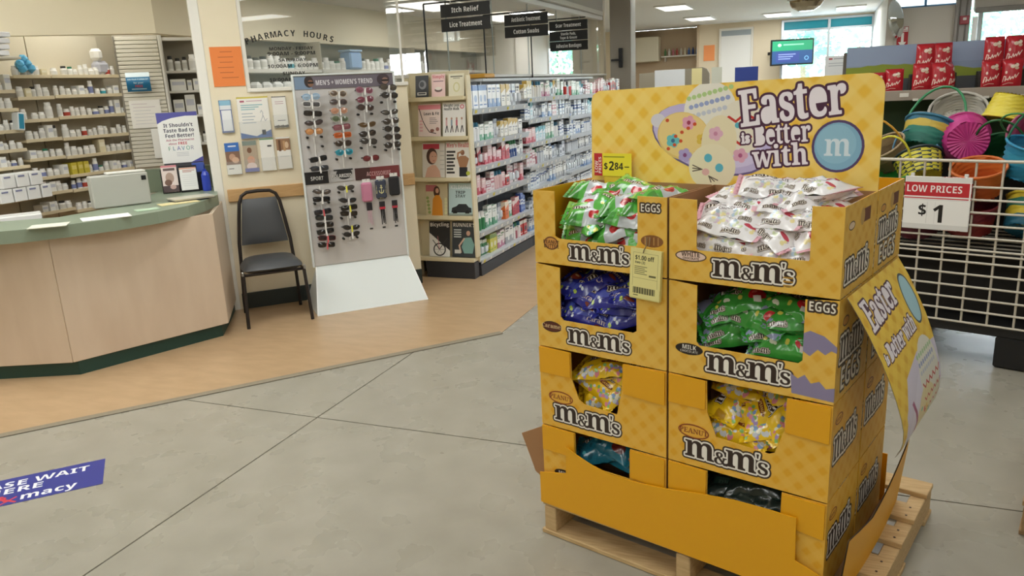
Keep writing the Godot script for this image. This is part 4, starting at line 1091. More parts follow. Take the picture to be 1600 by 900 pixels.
func pharmacy_shelves() -> void:
	var brd := m(Color("cdbd9c"), 0.6)
	var back := m(Color("d8cfba"), 0.8)
	var slat := m(Color("d9d4c6"), 0.7)
	var bays := [["near", -3.0, -4.205, [1.76, 1.626, 1.467, 1.325, 1.198, 0.951]], ["narrow", -4.215, -4.525, [1.868, 1.706, 1.536, 1.386, 1.239, 1.09, 0.965, 0.817]], ["wide", -4.535, -5.2, [1.868, 1.712, 1.545, 1.377, 1.23, 1.077, 0.958, 0.79]]]
	# three kinds of bottle and two boxes, each one mesh
	var wh := m(Color("f1efe9"), 0.45)
	var lab := m(Color("dcdad6"), 0.6)
	var kinds := []
	for k in [["white pill bottle", "f1efe9", "e2e0da", "f6f4f0"], ["blue-labelled bottle", "f1efe9", "7d86b4", "f4f4f2"], ["teal-labelled bottle", "eef0ee", "3fa3b4", "e8eeee"], ["green-capped bottle", "eeeeea", "e2e2dc", "2f7a5c"], ["dark-capped bottle", "ecebe6", "d2d0c8", "23211f"], ["red-labelled bottle", "efeeea", "b0402e", "f0eeea"]]:
		var b := Geo.new(); var l := Geo.new(); var c := Geo.new()
		b.lathe([Vector2(0, 0), Vector2(0.47, 0), Vector2(0.5, 0.03), Vector2(0.5, 0.68), Vector2(0.42, 0.76), Vector2(0.34, 0.78)], 10)
		l.lathe([Vector2(0.505, 0.14), Vector2(0.51, 0.14), Vector2(0.51, 0.58), Vector2(0.505, 0.58)], 10)
		c.lathe([Vector2(0.38, 0.76), Vector2(0.4, 0.78), Vector2(0.4, 0.98), Vector2(0.36, 1.0), Vector2(0, 1.0)], 10)
		kinds.append([k[0], mesh_of([[b, m(Color(k[1]), 0.4)], [l, m(Color(k[2]), 0.6)], [c, m(Color(k[3]), 0.5)]])])
	var boxes := []
	for k in [["white carton", "efeee8", "c9ccd6"], ["yellow carton", "cdbb3e", "e0d27a"], ["cream carton", "e4d8b4", "f0e8d0"]]:
		var b := Geo.new(); var l := Geo.new()
		b.box(Vector3(0, 0.5, 0), Vector3(1, 1, 1), 0.02)
		l.box(Vector3(0, 0.62, 0.503), Vector3(0.8, 0.3, 0.01))
		boxes.append([k[0], mesh_of([[b, m(Color(k[1]), 0.6)], [l, m(Color(k[2]), 0.6)]])])
	for bay in bays:
		var t := thing("pharmacy_shelving", "tan %s bay of wall shelves full of medicine behind the counter" % {"near": "long near", "narrow": "narrow middle", "wide": "third"}[bay[0]], "shelving", tf(0, 0, 0))
		var zc: float = (bay[1] + bay[2]) / 2; var zl: float = absf(bay[2] - bay[1])
		obj("back_panel", bx(Vector3(-5.935, 1.4, zc), Vector3(0.02, 1.6, zl)), back, t)
		for y in bay[3]:
			obj("board", bx(Vector3(-5.82, y - 0.009, zc), Vector3(0.22, 0.018, zl), 0.003), brd, t)
			obj("lip", bx(Vector3(-5.706, y - 0.006, zc), Vector3(0.006, 0.026, zl), 0.001), m(Color("d8c9a8"), 0.5), t)
		var row := 0
		for y in bay[3]:
			var i := 0
			var z: float = (-3.95 if bay[0] == "near" else bay[1]) - 0.028
			var room: float = (bay[3][row - 1] if row > 0 else y + 0.3) - y - 0.03
			while z > bay[2] + 0.02:
				var r := rng.randf()
				var h := minf(room, rng.randf_range(0.048, 0.085) if rng.randf() < 0.85 else rng.randf_range(0.09, 0.12))
				var w := rng.randf_range(0.037, 0.056)
				var src = null
				var big: bool = bay[0] == "near" and row >= 5
				if row == 2 and bay[0] == "narrow" and i == 3: h = 0.13; w = 0.06
				if big: src = boxes[0]; h = 0.105; w = 0.1
				elif bay[0] == "wide" and row == 5 and i < 3: src = boxes[1]; w = 0.05; h = 0.1
				elif r < 0.1: src = boxes[0]; w = 0.05
				elif r < 0.13: src = boxes[2]
				elif r < 0.78: src = kinds[0]
				elif r < 0.86: src = kinds[1]
				elif r < 0.89: src = kinds[2]
				elif r < 0.92: src = kinds[3]
				elif r < 0.98: src = kinds[4]
				else: src = kinds[5]
				if row == 0 and bay[0] == "narrow" and i < 3: h = 0.075; src = kinds[0]
				if z - w / 2 < bay[2] + 0.008: break
				var o := MeshInstance3D.new()
				o.name = numbered("carton" if src in boxes else "pill_bottle")
				o.mesh = src[1]
				add_child(o)
				o.transform = Transform3D(Basis(Vector3.UP, PI / 2 + rng.randf_range(-0.15, 0.15)).scaled_local(Vector3(w, h, w if not src in boxes else 0.1)), Vector3(-5.74 - rng.randf() * 0.012 - (0.02 if src in boxes else 0.0), y + 0.0005, z - w / 2))
				tag(o, "%s, %s along %s shelf from top, %s bay behind pharmacy counter" % [src[0], ORD[i], ORD[row], {"near": "near", "narrow": "narrow middle", "wide": "third"}[bay[0]]], "carton" if src in boxes else "bottle", "medicine on the pharmacy wall shelves")
				z -= w + rng.randf_range(0.004, 0.014) + (0.03 if rng.randf() < 0.06 else 0.0)
				i += 1
			row += 1
	# a blue carton, a blue sprig of bags and a paper stack
	var g := Geo.new()
	for k in 5: g.lathe([Vector2(0, -0.03), Vector2(0.035, 0), Vector2(0.028, 0.03), Vector2(0, 0.045)], 8, tf(0, 0.03 + (k % 3) * 0.035, (k - 2) * 0.022, k * 40, 0, k * 15))
	tag(obj("blue_pouch", g, m(Color("5fb4de"), 0.3), self, tf(-5.71, 1.884, -4.33)), "crumpled light blue pouch on the top shelf behind the counter", "pouch")
	var bc := thing("blue_carton", "white and blue carton at the end of the near shelving bay", "carton", tf(-5.69, 1.468, -4.16, 80, 0, -8))
	obj("box", bx(Vector3(0, 0.065, 0), Vector3(0.05, 0.13, 0.09), 0.003), m(Color("e9eef0"), 0.5), bc)
	obj("label", bx(Vector3(0.0, 0.065, 0.046), Vector3(0.035, 0.11, 0.003)), m(Color("2f8fb0"), 0.5), bc)
	var ps := thing("paper_tray", "white stack of paper trays hung above the pharmacy shelves", "paper tray", tf(-5.55, 1.99, -3.92))
	obj("shelf", bx(Vector3(-0.1, -0.012, 0.2), Vector3(0.5, 0.02, 0.72), 0.004), m(Color("c8c1b2"), 0.6), ps)
	for k in 4: obj("stack", bx(Vector3(-0.1 + k * 0.004, 0.022 + k * 0.042, 0.2 - k * 0.008), Vector3(0.44, 0.034, 0.6), 0.004), m(Color("f1f1f4"), 0.7), ps)
	# white cartons piled low in the near bay
	var n := 0
	for a in [[-3.86, 0.955, 0.1], [-3.97, 0.955, 0.1], [-4.08, 0.955, 0.1], [-4.185, 0.955, 0.08], [-3.9, 1.06, 0.1], [-4.01, 1.06, 0.1], [-4.12, 1.06, 0.1]]:
		var b := thing("white_carton", "large white carton, %s in the %s layer of the near bay pile" % [ORD[n % 4], "bottom" if n < 4 else "upper"], "carton", tf(-5.62, a[1], a[0]), "white cartons piled in the near bay")
		obj("box", bx(Vector3(0, 0.05, 0), Vector3(0.14, 0.1, a[2]), 0.003), m(Color("eeeeec"), 0.6), b)
		obj("label", bx(Vector3(0.0715, 0.08, 0.01), Vector3(0.002, 0.012, a[2] * 0.5)), m(Color("8286a8"), 0.6), b)
		n += 1
	n = 0
	for a in [[-5.06, 0.7005, -3.55], [-5.3, 0.7005, -3.78], [-5.1, 0.8125, -3.58]]:
		var b := thing("white_case", "white cardboard case, %s of three stacked behind the near worktop" % ORD[n], "carton", tf(a[0], a[1], a[2], 55), "white cases behind the worktop")
		obj("box", bx(Vector3(0, 0.055, 0), Vector3(0.3, 0.11, 0.2), 0.004), m(Color("e9e9e6"), 0.6), b)
		obj("flap", bx(Vector3(0, 0.111, 0), Vector3(0.29, 0.003, 0.09)), m(Color("d8d8d4"), 0.6), b)
		n += 1
	var bk := thing("work_table", "low tan work table behind the pharmacy counter", "table", tf(0, 0, 0))
	obj("tabletop", slab([-4.86, -3.5, -5.3, -3.3, -5.56, -3.8, -5.12, -4.0], 0.66, 0.7), m(Color("c4b79c"), 0.6), bk)
	obj("support", slab([-4.95, -3.53, -5.27, -3.39, -5.45, -3.77, -5.15, -3.92], 0.0, 0.66), m(Color("a4977e"), 0.7), bk)
	# end panel of slatwall and the recessed shelves beside it
	var ep := thing("slatwall_panel", "cream slatwall end panel beside the pharmacy shelves", "panel", WALL * tf(0, 0, -1.45))
	for k in 33: obj("slat", bx(Vector3(-1.1, 2.17 - k * 0.034, 0), Vector3(0.34, 0.03, 0.016), 0.004), slat, ep)
	obj("backing", bx(Vector3(-1.1, 1.4, -0.02), Vector3(0.36, 1.6, 0.02)), m(Color("b9b2a2"), 0.8), ep)
	obj("edge_strip", bx(Vector3(-1.275, 1.4, 0.0), Vector3(0.014, 1.58, 0.03), 0.003), m(Color("8a8376"), 0.6), ep)
	obj("edge_strip", bx(Vector3(-0.915, 1.4, 0.0), Vector3(0.02, 1.58, 0.05), 0.004), m(Color("d8d5cc"), 0.5), ep)
	var c := Print.new(160, 140, Color("1f6f9c"))
	c.rect(0, 0, 160, 34, Color("dbe9f0"))
	write(c, "ASK YOUR PHARMACIST", 80, 56, 15, Color("dbe9f0"), "bold", {"al": 0.5, "wid": 140.0})
	write(c, "for your", 80, 82, 17, Color("dbe9f0"), "bold", {"al": 0.5}); write(c, "FREE", 80, 110, 24, Color("d84838"), "bold", {"al": 0.5}); c.rect(30, 118, 100, 8, Color("a8c8d8"))
	var cu := PackedVector3Array()
	for j in 9:
		for i in 2: cu.append(Vector3((i - 0.5) * 0.19, j * 0.02, 0.03 + 0.035 * sin(j / 8.0 * PI)))
	var gs := Geo.new(); gs.sheet(cu, 1, 8)
	for j in cu.size(): cu[j].z -= 0.003
	var rv := PackedVector3Array()
	for j in 9:
		rv.append(cu[j * 2 + 1]); rv.append(cu[j * 2])
	var gb := Geo.new(); gb.sheet(rv, 1, 8)
	var bl := tag(obj("blue_leaflet", mesh_of([[gs, pm(c.tex(), 0.4)], [gb, m(Color("e8e8e4"), 0.6)]]), null, self, WALL * tf(-1.13, 1.725, -1.43)), "curved blue leaflet fixed to the cream slatwall panel", "leaflet")
	c = Print.new(180, 160, Color("efece6"))
	for k in 7: c.rect(14 + (k * 7) % 12, 20 + k * 19, 90 + (k * 37) % 60, 2, Color("b9a0b0") if k < 2 else Color("bcbcc4"))
	tag(obj("whiteboard_note", bx(Vector3(-1.11, 1.53, 0), Vector3(0.25, 0.24, 0.004)), pm(c.tex(), 0.4), self, WALL * tf(0, 0, -1.435)), "white handwritten sheet on the slatwall under the blue leaflet", "notice")
	tag(obj("curled_paper", bx(Vector3(-1.02, 1.27, 0.01), Vector3(0.15, 0.26, 0.003), 0.001), m(Color("ecebe6"), 0.7), self, WALL * tf(0, 0, -1.435)), "plain white paper on the slatwall low behind the standing sign", "notice")
	tag(obj("grey_pouch", bx(Vector3(-5.77, 1.929, -5.06), Vector3(0.1, 0.12, 0.14), 0.03), m(Color("b8b8c2"), 0.6)), "grey plastic pouch on the top shelf against the slatwall panel", "pouch")
	tag(obj("white_roll", bx(Vector3(-5.77, 2.04, -5.04), Vector3(0.1, 0.1, 0.08), 0.025), m(Color("eceae6"), 0.5)), "upper white roll lying on the pouch by the slatwall panel", "roll")
	var rs := thing("recessed_shelving", "white shelf unit with dark back between the slatwall and white post", "shelving", WALL * tf(0, 0, -1.6))
	obj("back_panel", bx(Vector3(-0.7, 1.5, -0.24), Vector3(0.46, 1.5, 0.02)), m(Color("8a8272"), 0.8), rs)
	obj("side_panel", bx(Vector3(-0.905, 1.5, -0.1), Vector3(0.025, 1.5, 0.26), 0.003), m(Color("d9d7d0"), 0.5), rs)
	obj("head_rail", bx(Vector3(-0.7, 2.17, 0.0), Vector3(0.4, 0.03, 0.03), 0.004), m(Color("e6e4de"), 0.5), rs)
	for y in [1.885, 1.71, 1.49, 1.235]: obj("board", bx(Vector3(-0.68, y, -0.1), Vector3(0.44, 0.022, 0.26), 0.003), m(Color("dad7cf"), 0.5), rs)
	var r2 := 0
	for rw in [[1.897, [[0, 0.05, 0.13, 4], [0, 0.05, 0.11, 4], [0, 0.045, 0.12, 4], [0, 0.06, 0.14, 0], [0, 0.06, 0.09, 0]]], [1.722, [[1, 0.13, 0.1, 0], [1, 0.04, 0.09, 0], [1, 0.13, 0.1, 0]]], [1.502, [[1, 0.09, 0.14, 0], [1, 0.085, 0.18, 0], [1, 0.08, 0.09, 0], [1, 0.085, 0.09, 0]]], [1.247, [[0, 0.06, 0.1, 3], [0, 0.06, 0.12, 0], [0, 0.055, 0.09, 0], [0, 0.06, 0.1, 4]]]]:
		var x := -0.875
		var i := 0
		for a in rw[1]:
			var o := MeshInstance3D.new()
			o.name = numbered("carton" if a[0] == 1 else "pill_bottle")
			o.mesh = boxes[0][1] if a[0] == 1 else kinds[a[3]][1]
			add_child(o)
			o.transform = WALL * Transform3D(Basis().scaled(Vector3(a[1], a[2], minf(a[1], 0.1))), Vector3(x + a[1] / 2, rw[0], -1.6 - 0.05))
			tag(o, "%s, %s along %s shelf of the unit beside the slatwall" % [boxes[0][0] if a[0] == 1 else kinds[a[3]][0].replace("pill", "medicine"), ORD[i], ORD[r2]], "carton" if a[0] == 1 else "bottle", "medicine beside the slatwall panel")
			x += a[1] + 0.012
			i += 1
		r2 += 1
	# shelves seen through the hours window
	var ds := thing("inner_shelving", "long shelf of medicine bottles seen through the pharmacy hours window", "shelving")
	obj("back_panel", bx(Vector3(-5.55, 1.5, -9.35), Vector3(0.02, 1.4, 6.2)), m(Color("7a725f"), 0.85), ds)
	for y in [1.905, 1.66, 1.4]: obj("board", bx(Vector3(-5.42, y - 0.02, -9.35), Vector3(0.26, 0.04, 6.2), 0.004), m(Color("d5d2c8"), 0.5), ds)
	for z in [-7.6, -9.8]: obj("divider", bx(Vector3(-5.42, 1.9, z), Vector3(0.26, 0.6, 0.02)), m(Color("b5ac98"), 0.6), ds)
	var z := -6.35
	for i in 36:
		var k: int = [4, 4, 4, 4, 0, 0, 0, 2, 0, 0][i % 10] if i < 10 else [0, 1, 0, 0, 4, 0, 0, 3][i % 8]
		var h := rng.randf_range(0.09, 0.15)
		var o := MeshInstance3D.new()
		o.name = numbered("pill_bottle"); o.mesh = kinds[k][1]
		add_child(o)
		o.transform = Transform3D(Basis().scaled(Vector3(0.085, h, 0.085)), Vector3(-5.36, 1.906, z))
		tag(o, "%s, %s along the long shelf inside the hours window" % [kinds[k][0].replace("pill bottle", "bottle"), ORD[i]], "bottle", "bottles on the long inner shelf")
		z -= 0.11
	var tub := thing("blue_tub", "pale blue clear tub standing on the long shelf inside the hours window", "tub", tf(-5.36, 1.906, -8.28))
	obj("body", bx(Vector3(0.02, 0.1, 0), Vector3(0.16, 0.2, 0.26), 0.02), m(Color("8fb2dc"), 0.3), tub)
	obj("lid", bx(Vector3(0.02, 0.215, 0), Vector3(0.17, 0.025, 0.27), 0.006), m(Color("a9c6e6"), 0.3), tub)
	for i in 5:
		tag(obj("white_bag", bx(Vector3(0, 0.06, 0), Vector3(0.12, 0.12, 0.1), 0.03), m(Color("e6e6e2"), 0.6), self, tf(-5.36, 1.661, -6.35 - i * 0.17, i * 20)), "small white bag, %s along the lower shelf inside the hours window" % ORD[i], "bag", "white bags on the lower inner shelf")

func wall_items() -> void:
	# orange notice
	var c := Print.new(160, 200, Color("f08b4a"))
	for k in 6: c.rect(50 - (k * 13) % 20, 24 + k * 26, 60 + (k * 17) % 30, 3, Color("b9603a"))
	tag(obj("orange_notice", bx(Vector3(-0.475, 1.852, 0.004), Vector3(0.222, 0.282, 0.003)), pm(c.tex(), 0.8), self, WALL), "orange paper notice taped high on the cream pharmacy wall", "notice")
	# leaflets in holders: name, s0, s1, y0, y1, bg, style
	var list := [["tall white leaflet with a light blue head and navy edge", -0.574, -0.489, 1.376, 1.614, 0], ["large white poster with yellow top and blue foot", -0.446, -0.221, 1.324, 1.63, 1], ["narrow white leaflet with dark pattern foot", -0.193, -0.089, 1.388, 1.623, 2], ["leaflet with blue head above a brown picture", -0.576, -0.474, 1.063, 1.301, 3], ["leaflet with a full height picture and violet foot", -0.447, -0.346, 1.072, 1.306, 4], ["plain cream leaflet with a green top line", -0.32, -0.218, 1.071, 1.317, 5], ["leaflet with a brown picture over a white lower half", -0.198, -0.096, 1.075, 1.318, 6]]
	for a in list:
		var w: float = a[2] - a[1]; var h: float = a[4] - a[3]
		c = Print.new(int(700 * w), int(700 * h), Color("f2f0ea"))
		var pw := float(c.w); var ph := float(c.h)
		match a[5]:
			0:
				c.rect(0, 0, pw, ph, Color("59689c")); c.rect(2, 2, pw - 4, ph * 0.16, Color("8fbfd8")); c.rect(2, ph * 0.16, pw - 4, ph * 0.13, Color("e4e8ee")); c.rect(6, ph * 0.31, pw - 10, ph * 0.64, Color("eef0f4"))
			1:
				c.rect(0, 0, pw, 8, Color("d8c650")); c.rect(14, 18, 22, 9, Color("b05a72")); c.rect(46, 20, 80, 4, Color("c9a0ae"))
				for k in 3: c.rect(16, 40 + k * 11, 110 - k * 20, 5, Color("8fbcc4"))
				for k in 4: c.rect(16, 84 + k * 16, 56 + (k * 11) % 20, 4, Color("a9b4c0"))
				c.line(pv([112, 84, 118, 72, 124, 84, 122, 104, 108, 130]), 2, Color("8a90a0")); c.line(pv([124, 100, 132, 128, 144, 116]), 2, Color("8a90a0"))
				c.poly(pv([0, ph, 0, ph - 30, pw * 0.5, ph - 8, pw, ph - 40, pw, ph]), Color("4a6fae")); c.rect(pw - 48, ph - 40, 20, 26, Color("22263a"))
			2:
				c.rect(0, 0, pw, 4, Color("333333")); c.rect(14, 26, pw - 28, 3, Color("c09aa4")); c.rect(14, 36, pw - 28, 3, Color("c09aa4")); c.rect(18, ph - 40, pw - 30, 4, Color("77777f"))
				for k in 9: c.ell(4 + k * 8, ph - 6, 5, 5 + (k % 3) * 2, Color("4c4a48"))
			3:
				c.rect(0, 0, pw, ph * 0.27, Color("3f74c4")); c.rect(16, 14, pw - 30, 7, Color("e4ecf8")); c.rect(0, ph * 0.27, pw, ph * 0.42, Color("8a6a58")); c.ell(pw * 0.45, ph * 0.45, 16, 18, Color("c79f86")); c.ell(pw * 0.66, ph * 0.55, 18, 16, Color("d8b49a")); c.rect(8, ph * 0.8, 26, 5, Color("888888"))
			4:
				c.rect(0, 0, pw, ph, Color("b9a893")); c.rect(0, 0, pw, ph * 0.14, Color("86948c")); c.ell(pw * 0.45, ph * 0.3, 12, 15, Color("7c5a44")); c.ell(pw * 0.5, ph * 0.62, 20, 22, Color("d8a68e")); c.ell(pw * 0.5, ph * 0.82, 26, 20, Color("f0dcd8")); c.rect(0, ph * 0.88, pw, ph * 0.12, Color("7478b8"))
			5:
				c.rect(0, 0, pw, 7, Color("6f9a72")); c.rect(pw - 34, 36, 22, 9, Color("4a4a4a"))
			6:
				c.rect(0, 8, pw, ph * 0.36, Color("a07a5c")); c.rect(10, 14, 12, 60, Color("6c4c38")); c.rect(34, 20, 12, 54, Color("c8a076")); c.ell(pw * 0.75, ph * 0.25, 10, 18, Color("e0c4a4")); c.rect(10, ph * 0.6, pw - 20, 3, Color("c0c0c0"))
		var t := thing("leaflet", "%s, above the wall rail" % a[0], "leaflet", WALL * tf((a[1] + a[2]) / 2, (a[3] + a[4]) / 2, 0.0))
		obj("holder", bx(Vector3(0, -h * 0.3, 0.012), Vector3(w + 0.008, h * 0.42, 0.022), 0.003), m(Color(0.92, 0.95, 0.95, 0.15), 0.05, 0.0, {"transparency": BaseMaterial3D.TRANSPARENCY_ALPHA}), t)
		obj("sheets", bx(Vector3(0, 0, 0.012), Vector3(w, h, 0.012), 0.001), pm(c.tex(), 0.5), t)
	# hours lettering on the glass
	var vin := m(Color("1d1d1b"), 0.6)
	var t := thing("window_lettering", "black pharmacy hours lettering on the glass over the wall", "lettering", WALL * tf(0, 0, -0.044))
	var f := SystemFont.new()
	f.font_names = PackedStringArray(["Droid Sans"]); f.font_weight = 700
	var put := func(s: String, x: float, y: float, size: float, rot: float) -> void:
		var tm := TextMesh.new()
		tm.text = s; tm.font = f; tm.font_size = 64; tm.pixel_size = size / 64.0; tm.depth = 0.0006; tm.curve_step = 4.0
		obj("letter" if s.length() == 1 else "line", tm, vin, t, Transform3D(Basis(Vector3.BACK, rot), Vector3(x, y, 0)))
	var head := "PHARMACY HOURS"
	for i in head.length():
		var p := (i - 6.5) / 6.5
		if head[i] != " ": put.call(head[i], 0.005 + p * 0.315, 2.082 - p * p * 0.05, 0.06, -p * 0.3)
	for a in [["MONDAY - FRIDAY", 1.972, 0.04, 0.33], ["9:00AM - 9:00PM", 1.936, 0.045, 0.36], ["SATURDAY", 1.888, 0.04, 0.21], ["10:00AM - 6:00PM", 1.845, 0.045, 0.38], ["SUNDAY", 1.79, 0.04, 0.17], ["10:00AM - 6:00PM", 1.745, 0.045, 0.38]]:
		put.call(a[0], 0.005, a[1], a[2], 0.0)
		var ln: MeshInstance3D = t.get_child(t.get_child_count() - 1)
		ln.scale = Vector3(a[3] / (letters(a[0], "bold", a[2] )[1]), 0.8, 1)
	var pt := Geo.new()
	pt.prism(pv([-0.30, 1.69, -0.30, 1.8, -0.22, 1.8, -0.3, 1.69]), 0, 0.002)

func chair() -> void:
	var steel := m(Color("2c2522"), 0.45, 0.3)
	var vinyl := m(Color("4b4d50"), 0.42)
	var t := thing("stacking_chair", "grey vinyl stacking chair with dark frame between counter and sunglasses stand", "chair", WALL * tf(-0.385, 0, 0.36))
	# seat cushion
	var g := Geo.new()
	var top := PackedVector3Array()
	var nx := 12
	var ny := 12
	var edge := func(i: int, j: int) -> Vector3:
		var a := (float(i) / nx) * 2 - 1; var b := (float(j) / ny) * 2 - 1
		var wd := 0.205 + 0.02 * (1 - (b + 1) * 0.5)
		var x := a * wd * sqrt(1 - b * b * 0.16); var z := -b * 0.215 * sqrt(1 - a * a * 0.16)
		return Vector3(x, 0, z)
	for j in ny + 1:
		for i in nx + 1:
			var a := absf((float(i) / nx) * 2 - 1); var b := absf((float(j) / ny) * 2 - 1)
			var e: Vector3 = edge.call(i, j)
			e.y = 0.415 + 0.055 * sqrt(maxf(0.0, (1 - pow(a, 4)) * (1 - pow(b, 4)))) 
			top.append(e)
	g.sheet(top, nx, ny)
	var bot := PackedVector3Array()
	for j in ny + 1:
		for i in nx + 1:
			var e: Vector3 = edge.call(nx - i, j)
			var a := absf((float(i) / nx) * 2 - 1); var b := absf((float(j) / ny) * 2 - 1)
			e.y = 0.415 - 0.03 * sqrt(maxf(0.0, (1 - pow(a, 6)) * (1 - pow(b, 6))))
			bot.append(e)
	g.sheet(bot, nx, ny)
	obj("seat", g, vinyl, t)
	# back cushion, a tapered pad
	g = Geo.new()
	var fr := PackedVector3Array(); var bk := PackedVector3Array()
	for j in 9:
		for i in 9:
			var a := i / 4.0 - 1; var b := j / 8.0
			var w := lerpf(0.172, 0.125, b)
			var bulge := 0.02 * sqrt(maxf(0.0, (1 - pow(absf(a), 4)) * (1 - pow(absf(b * 2 - 1), 4))))
			var y := 0.54 + b * 0.34
			var z := -0.185 - (y - 0.45) * 0.14
			fr.append(Vector3(a * w, y, z + 0.006 + bulge)); 
			bk.append(Vector3(-a * w, y, z - 0.006 - bulge * 0.6))
	g.sheet(fr, 8, 8); g.sheet(bk, 8, 8)
	obj("backrest", g, vinyl, t)
	g = Geo.new()
	g.tube([Vector3(-0.196, 0.40, -0.18), Vector3(-0.188, 0.56, -0.2), Vector3(-0.165, 0.74, -0.225), Vector3(-0.148, 0.85, -0.241), Vector3(-0.125, 0.905, -0.249), Vector3(-0.085, 0.93, -0.253), Vector3(0, 0.935, -0.254), Vector3(0.085, 0.93, -0.253), Vector3(0.125, 0.905, -0.249), Vector3(0.148, 0.85, -0.241), Vector3(0.165, 0.74, -0.225), Vector3(0.188, 0.56, -0.2), Vector3(0.196, 0.40, -0.18)], 0.013, 8)
	obj("back_frame", g, steel, t)
	g = Geo.new()
	g.tube([Vector3(-0.2, 0.385, -0.18), Vector3(-0.212, 0.385, 0.19), Vector3(0.212, 0.385, 0.19), Vector3(0.2, 0.385, -0.18)], 0.011, 6, true)
	obj("seat_frame", g, steel, t)
	for s in [-1.0, 1.0]:
		var l := Geo.new()
		l.tube([Vector3(s * 0.213, 0.4, 0.19), Vector3(s * 0.222, 0.18, 0.222), Vector3(s * 0.228, 0.004, 0.245)], 0.0125, 8)
		obj("leg", l, steel, t)
		l = Geo.new()
		l.tube([Vector3(s * 0.196, 0.4, -0.18), Vector3(s * 0.205, 0.18, -0.205), Vector3(s * 0.21, 0.004, -0.228)], 0.0125, 8)
		obj("leg", l, steel, t)
		obj("glide", bx(Vector3(s * 0.218, 0.4, 0.2), Vector3(0.016, 0.03, 0.03), 0.004), m(Color("a9a9a4"), 0.3, 0.8), t.get_node("seat_frame"))

func counter_displays() -> void:
	# standing sign
	var c := Print.new(300, 390, Color("f2f2f0"))
	c.poly(pv([0, 0, 300, 0, 300, 32, 210, 30, 110, 42, 40, 62, 0, 84]), Color("5a5aa8"))
	write(c, "It Shouldn't", 150, 112, 38, Color("33334a"), "bold", {"al": 0.5})
	write(c, "Taste Bad to", 150, 152, 38, Color("33334a"), "bold", {"al": 0.5})
	write(c, "Feel Better!", 150, 192, 38, Color("33334a"), "bold", {"al": 0.5})
	write(c, "Ask the Pharmacist", 150, 220, 22, Color("b06a80"), "bold", {"al": 0.5})
	write(c, "about", 60, 248, 22, Color("b06a80"), "bold"); write(c, "FREE", 130, 250, 30, Color("c2384c"), "bold")
	var fx := 52.0
	for a in [["F", "3a8a6a"], ["L", "35708c"], ["A", "4a4aa0"], ["V", "3a7aa0"], ["O", "2f9a80"], ["R", "8a8aa0"]]:
		write(c, a[0], fx, 292, 42, Color(a[1]), "sans"); fx += 33
	for k in 3: c.rect(110, 310 + k * 12, 90, 3, Color("bcbcc4"))
	c.poly(pv([210, 390, 300, 350, 300, 390]), Color("5a5aa8"))
	var t := thing("standing_sign", "white counter sign about free flavor with purple wavy corners", "sign", WALL * tf(-0.872, 0.949, -0.24, 0, -4))
	obj("card", bx(Vector3(0, 0.405, 0), Vector3(0.29, 0.38, 0.004)), pm(c.tex(), 0.35), t)
	obj("holder", bx(Vector3(0, 0.11, -0.01), Vector3(0.28, 0.24, 0.012), 0.003), m(Color("4a4a4e"), 0.4), t)
	obj("base", bx(Vector3(0, 0.006, -0.02), Vector3(0.26, 0.012, 0.1), 0.003), m(Color("2c2c30"), 0.4), t)
	# leaflets
	c = Print.new(110, 170, Color("e8d8d2"))
	c.rect(0, 0, 110, 12, Color("d88a94")); c.rect(14, 18, 82, 16, Color("6a5a58")); c.ell(54, 80, 30, 34, Color("b59a8c")); c.ell(40, 110, 26, 20, Color("7a5c50")); c.rect(0, 130, 110, 40, Color("56484a")); c.ell(70, 140, 22, 14, Color("c8a8a0"))
	t = thing("leaflet_stand", "counter leaflet stand with a pink topped picture leaflet", "leaflet stand", WALL * tf(-0.985, 0.949, -0.13, 0, -6))
	obj("leaflet", bx(Vector3(0, 0.11, 0), Vector3(0.11, 0.2, 0.008), 0.001), pm(c.tex(), 0.4), t)
	obj("holder", bx(Vector3(0, 0.09, -0.012), Vector3(0.125, 0.18, 0.012), 0.002), m(Color("222226"), 0.3), t)
	c = Print.new(110, 150, Color("efeeec"))
	c.rect(0, 0, 110, 9, Color("e0a890")); c.rect(20, 16, 80, 5, Color("c08a84")); c.rect(20, 25, 60, 5, Color("c08a84"))
	for k in 6: c.rect(14, 50 + k * 14, 84, 2, Color("cfcfd2"))
	t = thing("leaflet_stand", "counter leaflet stand with a plain white leaflet", "leaflet stand", WALL * tf(-0.855, 0.949, -0.11, 0, -6))
	obj("leaflet", bx(Vector3(0, 0.1, 0), Vector3(0.12, 0.17, 0.012), 0.001), pm(c.tex(), 0.4), t)
	obj("holder", bx(Vector3(0, 0.1, -0.014), Vector3(0.13, 0.2, 0.012), 0.002), m(Color("222226"), 0.3), t)
	t = thing("hand_gel_bottle", "dark blue pump bottle at the end of the pharmacy worktop", "bottle", WALL * tf(-0.735, 0.949, -0.1))
	var g := Geo.new()
	g.lathe([Vector2(0, 0), Vector2(0.03, 0), Vector2(0.032, 0.01), Vector2(0.032, 0.12), Vector2(0.02, 0.145), Vector2(0.013, 0.15), Vector2(0.013, 0.165), Vector2(0, 0.165)], 12)
	obj("body", g, m(Color("2f46b4"), 0.25), t)
	g = Geo.new()
	g.tube([Vector3(0, 0.16, 0), Vector3(0, 0.195, 0), Vector3(0, 0.2, 0.03)], 0.006, 6)
	obj("pump", g, m(Color("263a92"), 0.3), t)
	t = thing("brochure_box", "black brochure box with blue cards behind the blue pump bottle", "brochure box", WALL * tf(-0.775, 0.949, -0.2, 10))
	obj("box", bx(Vector3(0, 0.07, 0), Vector3(0.1, 0.14, 0.05), 0.004), m(Color("26262c"), 0.4), t)
	obj("cards", bx(Vector3(0, 0.12, 0.002), Vector3(0.085, 0.18, 0.03), 0.002), m(Color("4a62b8"), 0.4), t)

